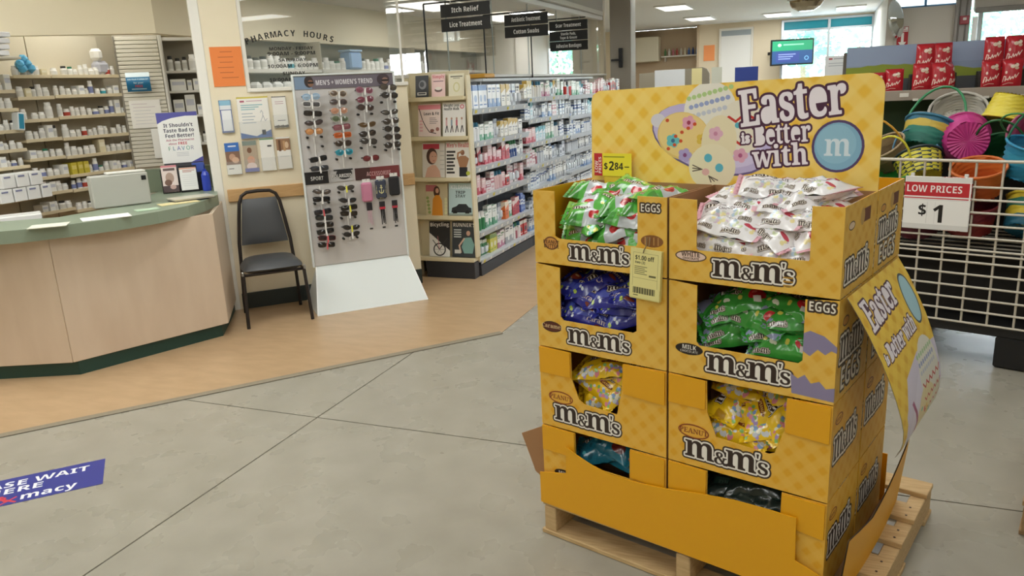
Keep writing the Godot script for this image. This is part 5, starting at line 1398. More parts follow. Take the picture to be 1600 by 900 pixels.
func sunglasses_stand() -> void:
	var white := m(Color("dfe5e4"), 0.35)
	var t := thing("sunglasses_display", "white floor display of sunglasses with perforated panel and sloped base", "display stand", WALL * tf(0, 0, 0.3))
	# sloped base: outline in z, y swept along x
	var g := Geo.new()
	var ox := Transform3D(Basis(Vector3(0, 0, -1), Vector3(0, 1, 0), Vector3(1, 0, 0)), Vector3.ZERO)
	g.prism(pv([-0.255, 0.004, 0.27, 0.004, 0.0, 0.335, -0.03, 0.335]), -0.0, 0.0)
	g = Geo.new()
	var p := [Vector3(-0.11, 0.006, 0.255), Vector3(0.755, 0.006, 0.255), Vector3(0.69, 0.335, 0.0), Vector3(-0.045, 0.335, 0.0), Vector3(-0.11, 0.006, -0.255), Vector3(0.755, 0.006, -0.255)]
	g.quad(p[0], p[1], p[2], p[3])
	g.tri(p[4], p[0], p[3]); g.tri(p[1], p[5], p[2])
	g.quad(p[5], p[4], p[3], p[2]); g.quad(p[4], p[5], p[1], p[0])
	obj("base", g, white, t)
	g = Geo.new()
	for e in [[0, 1], [0, 3], [1, 2]]: g.bar(p[e[0]], p[e[1]], 0.006, 0.006)
	obj("edge_fold", g, m(Color("fafafa"), 0.4), t)
	obj("panel", bx(Vector3(0.314, 1.045, 0), Vector3(0.75, 1.42, 0.02), 0.003), m(Color("c9c6c4"), 0.5), t)
	g = Geo.new()
	g.box(Vector3(-0.064, 1.045, 0.006), Vector3(0.014, 1.43, 0.034), 0.003)
	g.box(Vector3(0.69, 1.045, 0.006), Vector3(0.014, 1.43, 0.034), 0.003)
	g.box(Vector3(0.314, 1.762, 0.006), Vector3(0.77, 0.014, 0.034), 0.003)
	obj("frame", g, white, t)
	# printed strips
	var c := Print.new(760, 96, Color("716a74"))
	c.poly(pv([0, 0, 110, 0, 130, 96, 0, 96]), Color("7d93ac")); c.ell(108, 40, 34, 44, Color("3a3130")); c.ell(120, 52, 22, 26, Color("8a6652")); c.rect(100, 40, 44, 14, Color("1c1a1a"))
	c.ell(680, 44, 50, 46, Color("4a4046")); c.ell(694, 54, 26, 26, Color("9a7c70")); c.rect(668, 44, 52, 14, Color("1c1a1a"))
	write(c, "MEN'S + WOMEN'S TREND", 156, 68, 52, Color("e4e2e6"), "bold", {"wid": 440.0})
	obj("header_strip", bx(Vector3(0.316, 1.706, 0.012), Vector3(0.74, 0.09, 0.006)), pm(c.tex(), 0.4), t)
	c = Print.new(180, 92, Color("232326")); write(c, "SPORT", 46, 64, 40, Color("d8d8d4"), "bold", {"wid": 96.0})
	obj("strip", bx(Vector3(0.03, 1.012, 0.012), Vector3(0.18, 0.092, 0.006)), pm(c.tex(), 0.4), t)
	c = Print.new(180, 92, Color("b9b7b6")); c.ell(110, 34, 62, 44, Color("2a2a2c")); c.rect(30, 0, 150, 12, Color("2a2a2c")); write(c, "POLARIZED", 12, 62, 36, Color("e8e6e2"), "bold", {"wid": 156.0, "rim": [[2.0, Color("3a3a3c")]]})
	obj("strip", bx(Vector3(0.222, 1.016, 0.012), Vector3(0.176, 0.092, 0.006)), pm(c.tex(), 0.4), t)
	c = Print.new(360, 92, Color("4a3030")); c.rect(120, 0, 240, 92, Color("7a3a3c")); write(c, "ACCESSORIES", 90, 66, 44, Color("c9a0a0"), "bold", {"wid": 200.0})
	obj("strip", bx(Vector3(0.5, 1.012, 0.012), Vector3(0.35, 0.092, 0.006)), pm(c.tex(), 0.4), t)
	var ticket := m(Color("f0eeea"), 0.6)
	# glasses: lens, lens, frame, temples, price tag
	var make := func(shape: int, frame: Color, lens: Color, tagc: Color, label: String) -> Node3D:
		var o := thing("sunglasses", label, "sunglasses", Transform3D(), "sunglasses hung on the white display panel")
		var fm := m(frame, 0.3); var lm := m(lens, 0.08)
		var rim := Geo.new()
		var lgs := []
		for s in [-1.0, 1.0]:
			var out := []
			for k in 14:
				var a := TAU * k / 14
				var r := Vector2(cos(a) * 0.028, sin(a) * 0.021)
				if shape == 1: r = Vector2(signf(cos(a)) * pow(absf(cos(a)), 0.5) * 0.029, signf(sin(a)) * pow(absf(sin(a)), 0.55) * 0.018)
				if shape == 2: r = Vector2(cos(a) * 0.029, sin(a) * 0.017 + cos(a) * s * 0.004)
				out.append(Vector3(s * 0.034 + r.x, r.y - 0.002, 0.0 - absf(s * 0.034 + r.x) * 0.12))
			rim.tube(out, 0.0028, 4, true)
			var lg := Geo.new()
			var ctr := Vector3(s * 0.034, -0.001, 0.003)
			for k in 14: lg.tri(ctr, out[k], out[(k + 1) % 14])
			lgs.append(lg)
		rim.tube([Vector3(-0.008, 0.006, 0), Vector3(0, 0.009, 0.002), Vector3(0.008, 0.006, 0)], 0.0026, 4)
		var fo := obj("frame", rim, fm, o)
		for lg in lgs: obj("lens", lg, lm, fo)
		for s in [-1.0, 1.0]:
			var l := Geo.new()
			l.tube([Vector3(s * 0.064, 0.008, -0.008), Vector3(s * 0.06, 0.008, -0.05), Vector3(s * 0.052, 0.0, -0.07)], 0.0026, 4)
			obj("temple", l, fm, o)
		obj("price_tag", bx(Vector3(0.004, -0.012, 0.006), Vector3(0.011, 0.05, 0.002)), m(tagc, 0.6), o)
		return o
	var dark := Color("1c1a1a"); var brown := Color("4a3428"); var wt := Color("eeeeee")
	# column centre x, rows: y, kind
	var cols := [
		[0.045, [[1.62, 0, "8fb4d4", "9ab0c4"], [1.566, 1, "e8e6e4", "5a5a5c"], [1.50, 1, "26221f", "2e2a28"], [1.434, 2, "3c3434", "4a4040"], [1.372, 0, "a86a34", "c08a5a"], [1.17, 1, "26262a", "1e2022"], [1.1, 1, "3a3a3e", "3a3c40"]]],
		[0.245, [[1.632, 0, "c8b8a4", "6a5c50"], [1.572, 0, "8a7a70", "4c4444"], [1.51, 0, "c9a088", "b98a72"], [1.45, 0, "9aa08a", "5a6450"], [1.39, 1, "7a3040", "8a5a60"], [1.332, 1, "d8702e", "a4502a"], [1.27, 0, "58483c", "3c322c"], [1.205, 0, "1fa8c0", "2a7a8c"]]],
		[0.44, [[1.648, 0, "a8788a", "84505e"], [1.582, 0, "8a4656", "74404c"], [1.522, 0, "3c3230", "4a3c38"], [1.396, 2, "6a5238", "5c4830"], [1.33, 0, "2c2826", "38302c"], [1.272, 0, "2c2826", "45403c"], [1.145, 0, "5a2a2c", "6c2e30"]]],
		[0.628, [[1.662, 0, "45403c", "565048"], [1.602, 0, "2e2a28", "3c3836"], [1.478, 2, "2a2622", "55504a"], [1.412, 0, "3a3430", "4a423c"], [1.35, 0, "2a2624", "3a3430"], [1.292, 0, "2c2826", "3e3632"], [1.232, 0, "332e2a", "3c3632"]]],
		[0.045, [[0.925, 2, "2a2624", "5c5450"], [0.87, 1, "1e1e20", "1c1c1e"], [0.775, 1, "26242a", "222026"], [0.728, 1, "1c1c1e", "2c2e30"], [0.676, 1, "24201e", "26221f"], [0.624, 1, "1e1e1e", "201e1e"], [0.572, 1, "5c1c20", "2a2022"], [0.52, 1, "26201f", "221e1c"]]],
		[0.235, [[0.938, 2, "3a3632", "4a4642"], [0.842, 2, "1e1e20", "2c2c2e"], [0.786, 1, "26221f", "201e1c"], [0.74, 1, "241f1c", "2a2420"], [0.632, 2, "1e1c1c", "2a2826"], [0.58, 2, "1e1c1c", "2a2826"]]]]
	var names := ["upper column beside the white edge", "upper second column", "upper third column", "upper outermost column", "lower column under the sport strip", "lower column under the polarized strip"]
	for ci in cols.size():
		var ri := 0
		for a in cols[ci][1]:
			var tc := Color("d05a60") if (ci == 4 and ri in [2, 6, 7]) else (Color("e6e04a") if ci == 5 and ri % 2 == 0 else Color("ecebe8"))
			var hue := "dark"
			var fc := Color(a[2])
			if fc.v > 0.75 and fc.s < 0.25: hue = "pale"
			elif fc.s > 0.35 and fc.v > 0.5: hue = "coloured"
			elif fc.v > 0.4: hue = "brownish"
			var o: Node3D = make.call(a[1], fc, Color(a[3]), tc, "%s %s sunglasses, %s from top in %s" % [hue, ["round", "square", "slanted"][a[1]], ORD[ri], names[ci]])
			o.transform = WALL * Transform3D(Basis.from_euler(Vector3(rng.randf_range(-0.1, 0.05), rng.randf_range(-0.12, 0.12), rng.randf_range(-0.12, 0.12))), Vector3(cols[ci][0] + rng.randf_range(-0.006, 0.006), a[0] - 0.01, 0.3 + 0.088))
			# the two pegs that carry it
			for s in [-1.0, 1.0]:
				var pg := Geo.new()
				pg.tube([Vector3(cols[ci][0] + s * 0.055, a[0] - 0.012, 0.008), Vector3(cols[ci][0] + s * 0.055, a[0] - 0.01, 0.05)], 0.004, 5)
				obj("peg", pg, m(Color("1a1a1a"), 0.5), t)
			ri += 1
	# empty pegs and centre straps
	for a in [[0.045, 1.315], [0.045, 1.245], [0.44, 1.46], [0.44, 1.21], [0.628, 1.54], [0.628, 1.18], [0.045, 0.822], [0.235, 0.89], [0.235, 0.69], [0.235, 0.53], [0.245, 1.14]]:
		for s in [-1.0, 1.0]:
			var pg := Geo.new()
			pg.tube([Vector3(a[0] + s * 0.052, a[1], 0.008), Vector3(a[0] + s * 0.052, a[1], 0.05)], 0.009, 8)
			obj("peg", pg, m(Color("141414"), 0.5), t)
	for x in [0.045, 0.245, 0.44, 0.628]:
		obj("strap", bx(Vector3(x, 1.36, 0.013), Vector3(0.01, 0.58, 0.003)), m(Color("e8e6e2"), 0.6), t)
	for x in [0.045, 0.235]:
		obj("strap", bx(Vector3(x, 0.73, 0.013), Vector3(0.01, 0.44, 0.003)), m(Color("e8e6e2"), 0.6), t)
	# pouches
	var an := Print.new(96, 160, Color("2b3040"))
	for k in 12: an.rect(0, k * 14, 96, 5, Color("4c5264"))
	an.line(pv([48, 50, 48, 118]), 7, Color("e6dfa0")); an.line(pv([34, 64, 62, 64]), 6, Color("e6dfa0")); an.ell(48, 46, 9, 9, Color("e6dfa0")); an.ell(48, 46, 4, 4, Color("2b3040"))
	an.line(pv([20, 92, 26, 110, 48, 120, 70, 110, 76, 92]), 7, Color("e6dfa0"))
	var ant := an.tex()
	for a in [[0.398, 0.872, "pink fabric glasses pouch on a hook of the display", Color("c47f9a"), null], [0.51, 0.885, "navy striped glasses pouch printed with a cream anchor", Color.WHITE, ant], [0.618, 0.9, "plain black glasses pouch on a hook of the display", Color("201f22"), null]]:
		var o := thing("glasses_pouch", a[2], "pouch", WALL * tf(a[0], a[1], 0.3 + 0.035))
		obj("pouch", bx(Vector3(0, 0, 0), Vector3(0.085, 0.15, 0.03), 0.012), pm(a[4], 0.7) if a[4] else m(a[3], 0.75), o)
		obj("hang_tag", bx(Vector3(0, 0.086, 0), Vector3(0.06, 0.03, 0.003)), m(Color("e4e2de"), 0.6), o)
		var hk := Geo.new(); hk.tube([Vector3(0, 0.095, -0.025), Vector3(0, 0.095, 0.02), Vector3(0, 0.105, 0.026)], 0.002, 4)
		obj("hook", hk, m(Color("aaaaaa"), 0.3, 0.8), o)
	for a in [[0.408, 0.7, "bundle of pale pink glasses cords on a header card", Color("c9b0b8"), Color("2a2628")], [0.51, 0.7, "bundle of black glasses cords with red band beside pink cords", Color("1d1c1e"), Color("c03040")], [0.61, 0.7, "outermost bundle of black glasses cords with red band", Color("1d1c1e"), Color("b83a48")]]:
		var o := thing("strap_pack", a[2], "cords", WALL * tf(a[0], a[1], 0.3 + 0.03))
		obj("header_card", bx(Vector3(0, 0.065, 0), Vector3(0.044, 0.045, 0.004)), m(Color("26242a"), 0.5), o)
		obj("band", bx(Vector3(0, 0.036, 0.001), Vector3(0.044, 0.018, 0.005)), m(a[4], 0.5), o)
		for k in 5:
			var cg := Geo.new()
			var x := -0.014 + k * 0.007
			cg.tube([Vector3(x, 0.03, 0), Vector3(x + rng.randf_range(-0.004, 0.004), -0.02, 0.004), Vector3(x + rng.randf_range(-0.006, 0.006), -0.065 - rng.randf() * 0.03, 0.002)], 0.0036, 5)
			obj("cord", cg, m(a[3], 0.7), o)
		obj("price_mark", bx(Vector3(0.004, -0.12, -0.018), Vector3(0.025, 0.012, 0.002)), m(Color("2c2c2c"), 0.6), o)

func floor_sticker() -> void:
	var c := Print.new(640, 270, Color("363f93"))
	write(c, "PLEASE WAIT", 316, 92, 74, Color("f2f3f8"), "bold", {"al": 0.5, "wid": 530.0})
	write(c, "HERE", 300, 160, 72, Color("f2f3f8"), "bold", {"al": 0.5, "wid": 220.0})
	write(c, "pha", 110, 246, 80, Color("f2f3f8"), "bold", {"wid": 130.0})
	write(c, "R", 242, 236, 66, Color("d8404c"), "bold"); c.line(pv([262, 206, 314, 254]), 11, Color("d8404c")); c.line(pv([314, 210, 262, 256]), 9, Color("d8404c"))
	c.rect(196, 178, 70, 10, Color("d8404c"))
	write(c, "macy", 326, 246, 80, Color("f2f3f8"), "bold", {"wid": 215.0})
	var t := obj("floor_sticker", bx(Vector3(0, 0, 0), Vector3(0.66, 0.272, 0.0015)), pm(c.tex(), 0.3), self)
	# lies on the slab, its top edge towards the pharmacy wall
	var ea := Vector3(0.3, 0, -0.318).normalized()
	var up := Vector3(-0.182, 0, -0.204).normalized()
	up = (up - ea * up.dot(ea)).normalized()
	t.transform = Transform3D(Basis(ea, up, ea.cross(up)), Vector3(-2.972, 0.0012, -2.245) - ea * 0.33)
	tag(t, "blue floor sticker with white please wait here lettering on the concrete", "sticker")

# ------------------------------------------------------------------ magazine rack, medicine aisle, hanging signs
func magazine_rack() -> void:
	var cr := m(Color("ddd2b2"), 0.55)
	var t := thing("magazine_rack", "cream magazine rack closing the end of the medicine aisle", "magazine rack", tf(0, 0, -5.905))
	obj("back_board", bx(Vector3(-3.03, 0.95, -0.085), Vector3(0.58, 1.62, 0.012), 0.003), cr, t)
	obj("side_panel", bx(Vector3(-3.315, 0.86, -0.05), Vector3(0.022, 1.72, 0.08), 0.004), cr, t)
	obj("side_panel", bx(Vector3(-2.742, 0.955, -0.05), Vector3(0.018, 1.53, 0.08), 0.004), cr, t)
	for y in [1.54, 1.215, 0.87, 0.54, 0.17]:
		obj("ledge", bx(Vector3(-3.03, y, -0.03), Vector3(0.56, 0.03, 0.1), 0.005), cr, t)
		obj("lip", bx(Vector3(-3.03, y + 0.002, 0.022), Vector3(0.56, 0.034, 0.008), 0.002), m(Color("d8cba8"), 0.5), t)
	obj("kick", bx(Vector3(-2.99, 0.076, -0.04), Vector3(0.47, 0.148, 0.1), 0.004), m(Color("2a2a2e"), 0.5), t)
	var ms := [
		["dark food magazine", -3.16, 1.645, 0.115, 0.18, 0], ["magazine with red masthead and a bowl", -3.005, 1.646, 0.12, 0.19, 1], ["cream magazine with a pale oval picture", -2.838, 1.646, 0.135, 0.18, 2],
		["pale pink fitness magazine with red head", -3.113, 1.367, 0.2, 0.272, 3], ["white magazine with small walking figures", -2.88, 1.368, 0.2, 0.28, 4],
		["magazine with a portrait under a red masthead", -3.1, 1.03, 0.205, 0.29, 5], ["white magazine with a bare shouldered athlete", -2.868, 1.03, 0.22, 0.3, 6],
		["magazine with an orange dressed figure", -3.098, 0.69, 0.2, 0.275, 7], ["pale blue magazine with a dark vehicle", -2.868, 0.695, 0.212, 0.275, 8],
		["black and white magazine with a bicycle wheel", -3.098, 0.342, 0.19, 0.31, 9], ["dark magazine with a running figure", -2.86, 0.345, 0.215, 0.31, 10]]
	for a in ms:
		var w := int(a[3] * 900); var h := int(a[4] * 900)
		var c := Print.new(w, h, Color("ece6dc"))
		var f := float(w)
		match a[5]:
			0: c.rect(0, 0, f, h, Color("34363c")); c.ell(f * 0.55, h * 0.42, 30, 34, Color("8a8c90")); c.ell(f * 0.5, h * 0.4, 18, 20, Color("3c3e44")); c.rect(14, h * 0.76, f - 30, 22, Color("d8d4cc")); c.rect(22, h * 0.79, f - 46, 10, Color("2c2c30"))
			1: c.rect(0, 0, f, h, Color("eac6c2")); write(c, "Simply", 6, 30, 30, Color("c43a48"), "serif", {"wid": f - 12}); c.rect(14, 50, f - 28, 6, Color("7a5058")); c.ell(f * 0.5, h * 0.68, 30, 16, Color("5c3a34")); c.ell(f * 0.5, h * 0.62, 26, 12, Color("e8dcd0"))
			2: c.rect(0, 0, f, h, Color("e2dcc0")); c.rect(14, 16, f - 28, 9, Color("6c6854")); c.rect(34, 30, f - 68, 6, Color("8a866c")); c.ell(f * 0.5, h * 0.6, 26, 36, Color("ccc68c")); c.ell(f * 0.5, h * 0.6, 17, 26, Color("e4e0c4"))
			3:
				c.rect(0, 0, f, h, Color("efdcd6")); c.rect(0, 8, f, 34, Color("e48c96"))
				write(c, "Lean & Fit", f * 0.24, 84, 30, Color("2e2628"), "bold", {"wid": f * 0.7})
				c.line(pv([8, 36, 34, 120, 60, 170, 90, 210, 140, 222]), 6, Color("4a3436")); c.ell(f * 0.62, h * 0.82, 16, 12, Color("8a5a52")); c.ell(f * 0.86, h * 0.78, 14, 14, Color("a87068"))
				for k in 4: c.rect(f * 0.5, 104 + k * 13, 50 + (k * 9) % 22, 5, Color("9a8a8c")); c.rect(10, 120 + k * 24, 26, 14, Color("e8b4b8"))
			4:
				c.rect(0, 0, f, h, Color("f0eeea")); write(c, "Weight Loss", 8, 32, 28, Color("2a2a2c"), "bold", {"wid": f * 0.68}); write(c, "Health Walk", 8, 58, 28, Color("2a2a2c"), "bold", {"wid": f * 0.68}); c.ell(f * 0.85, 34, 16, 16, Color("d85a70")); c.ell(f * 0.85, 34, 10, 10, Color("f4e0e2"))
				for k in 4:
					var x := 30.0 + k * 40
					c.line(pv([x, 130, x + 3, 165, x - 8, 220]), 7, Color("3a3236")); c.line(pv([x + 3, 165, x + 12, 218]), 6, Color("4a3c40")); c.ell(x, 120, 7, 9, Color("b98a78")); c.line(pv([x, 136, x, 166]), 13, [Color("d8a8ac"), Color("8a9aa8"), Color("c46070"), Color("e8e0dc")][k])
			5:
				c.rect(0, 0, f, h, Color("dcd6ce")); c.rect(6, 6, f * 0.72, 40, Color("b8384c")); c.ell(f * 0.42, 100, 44, 62, Color("4a2e28")); c.ell(f * 0.48, 108, 32, 46, Color("d8a892")); c.poly(pv([20, h, 40, 190, 80, 165, 110, 170, 140, 210, 150, h]), Color("dcb09a"))
				c.rect(f * 0.42, 100, 10, 3, Color("5a3a34")); c.rect(f * 0.55, 100, 10, 3, Color("5a3a34")); c.rect(f * 0.46, 132, 16, 5, Color("b85a5c"))
				for k in 5: c.rect(f * 0.78, 60 + k * 34, 34, 4, Color("a8a4a0"))
			6:
				c.rect(0, 0, f, h, Color("e6e2da")); write(c, "Men's Health", 6, 40, 44, Color("c83840"), "serif", {"wid": f - 12})
				for k in 7: c.rect(8, 66 + k * 26, 70 - (k * 13) % 24, 15, Color("33302e"))
				c.ell(f * 0.68, 80, 16, 20, Color("8a5c42")); c.poly(pv([f * 0.46, 120, f * 0.6, 104, f * 0.8, 104, f * 0.94, 126, f * 0.84, 190, f * 0.56, 190]), Color("a87a58")); c.rect(f * 0.55, 190, f * 0.32, 70, Color("26262c")); c.line(pv([f * 0.48, 122, f * 0.5, 84, f * 0.66, 72]), 13, Color("a87a58")); c.ell(f * 0.9, 236, 16, 16, Color("b8c040"))
			7:
				c.rect(0, 0, f, h, Color("cdbf9c")); c.rect(0, 10, f * 0.5, 50, Color("b86a70")); c.ell(f * 0.5, 62, 26, 44, Color("4a2c22")); c.ell(f * 0.52, 54, 14, 20, Color("d8a88c")); c.poly(pv([f * 0.28, h, f * 0.32, 120, f * 0.44, 88, f * 0.62, 88, f * 0.74, 130, f * 0.78, h]), Color("e2942e"))
				for k in 5: c.ell(14 + k * 4, 110 + k * 28, 12, 12, Color("8fa060")); c.ell(f - 16, 120 + k * 26, 11, 13, Color("dcd8a8"))
			8:
				c.rect(0, 0, f, h, Color("bcd4d6")); write(c, "KILDUNE", 12, 44, 40, Color("f0f4f4"), "bold", {"wid": f - 24}); write(c, "TRIP", f * 0.28, 82, 32, Color("3a4246"), "bold", {"wid": 80.0}); write(c, "STAY", f * 0.28, 110, 30, Color("3a4246"), "bold", {"wid": 80.0})
				c.poly(pv([20, 226, 26, 190, 60, 178, 80, 160, 140, 160, 160, 184, 180, 190, 182, 226]), Color("2c3034")); c.ell(50, 226, 17, 17, Color("17181a")); c.ell(148, 226, 17, 17, Color("17181a")); c.rect(0, 232, f, 30, Color("98a49c"))
			9:
				c.rect(0, 0, f, h, Color("2c2c2e")); write(c, "Bicycling", 6, 42, 40, Color("f2f0ec"), "bold", {"wid": f - 12, "rot": -0.03}); c.poly(pv([0, 90, f, 230, f, h, 0, h]), Color("eceae6"))
				c.ell(f * 0.5, 222, 52, 52, Color("1c1c1e")); c.ell(f * 0.5, 222, 43, 43, Color("eceae6")); c.line(pv([30, 150, 84, 222, 150, 130]), 6, Color("3a3a3c")); c.line(pv([84, 222, 70, 120]), 5, Color("c87a80"))
				for k in 6: c.line(pv([85.5, 222, 85.5 + cos(k * 1.05) * 43, 222 + sin(k * 1.05) * 43]), 1.6, Color("55555a"))
			10:
				c.rect(0, 0, f, h, Color("3a3e40")); write(c, "RUNNER'S", 6, 42, 40, Color("ecebe6"), "bold", {"wid": f - 12})
				for k in 4: c.rect(14, 62 + k * 18, 60, 9, Color("c8ccc8"))
				c.ell(f * 0.68, 92, 16, 20, Color("c8a088")); c.poly(pv([f * 0.4, 200, f * 0.52, 128, f * 0.8, 122, f * 0.94, 180, f * 0.86, 250, f * 0.5, 250]), Color("7fa8a0")); c.line(pv([f * 0.5, 136, f * 0.3, 190, f * 0.36, 240]), 13, Color("d8b49c")); c.rect(f * 0.1, 222, 50, 30, Color("d8d6d0"))
		var o := thing("magazine", "%s in the cream rack" % a[0], "magazine", Transform3D(Basis(Vector3.RIGHT, -0.14), Vector3(a[1], a[2], -5.945)), "magazines in the cream end rack")
		obj("cover", bx(Vector3(0, 0, 0.005), Vector3(a[3] * 1.06, a[4], 0.002)), pm(c.tex(), 0.3), o)
		obj("pages", bx(Vector3(0.001, 0, 0), Vector3(a[3] - 0.004, a[4] - 0.004, 0.007)), m(Color("e6e0d2"), 0.8), o)

func product_print(i: int) -> ImageTexture:
	var pal := [["e9ecf2", "5a7fb8", "9fb4d4"], ["eef0f2", "7f9cc8", "5c6f9a"], ["f0ede4", "caa84a", "8f8f94"], ["e4e8ee", "4a5f9a", "c9d2e2"], ["d8dde4", "8a93a4", "5e6674"], ["e6c2c4", "c8485a", "f2e4e2"], ["c8424e", "f0dcd8", "8a2a38"], ["eadfe0", "b86a78", "d8a8b0"], ["3f8a5c", "e8eee6", "2a5c44"], ["eef0ec", "5aa07c", "a8b8b0"], ["e87838", "f4e2cc", "b04a28"], ["3f5fae", "dfe6f4", "7a94cc"], ["d4cf4c", "7fa04a", "f0eeda"], ["efe6e6", "c07a98", "6a9a6c"], ["dfeaf0", "46a0b4", "8cc8d4"], ["e9eef2", "2f4f8c", "a4b4cc"], ["c4322e", "f2eeea", "2c2c34"], ["f2f2f0", "a8aab0", "4c4f58"]]
	var p: Array = pal[i]
	var c := Print.new(64, 96, Color(p[0]), 2.0)
	match i % 4:
		0: c.rect(0, 0, 64, 22, Color(p[1])); c.ell(32, 56, 18, 15, Color(p[2])); c.rect(10, 80, 44, 5, Color(p[1]))
		1: c.rect(0, 60, 64, 36, Color(p[1])); c.rect(8, 12, 48, 9, Color(p[2])); c.rect(8, 27, 34, 5, Color(p[2])); c.ell(44, 70, 12, 12, Color(p[0]))
		2: c.poly(pv([0, 0, 64, 0, 64, 18, 0, 40]), Color(p[1])); c.rect(10, 48, 44, 8, Color(p[2])); c.rect(10, 62, 30, 4, Color(p[2])); c.rect(10, 70, 36, 4, Color(p[2]))
		3: c.rect(0, 30, 64, 28, Color(p[1])); c.rect(8, 38, 48, 9, Color(p[0])); c.rect(14, 10, 36, 8, Color(p[2])); c.rect(12, 72, 40, 12, Color(p[2]))
	return c.tex()

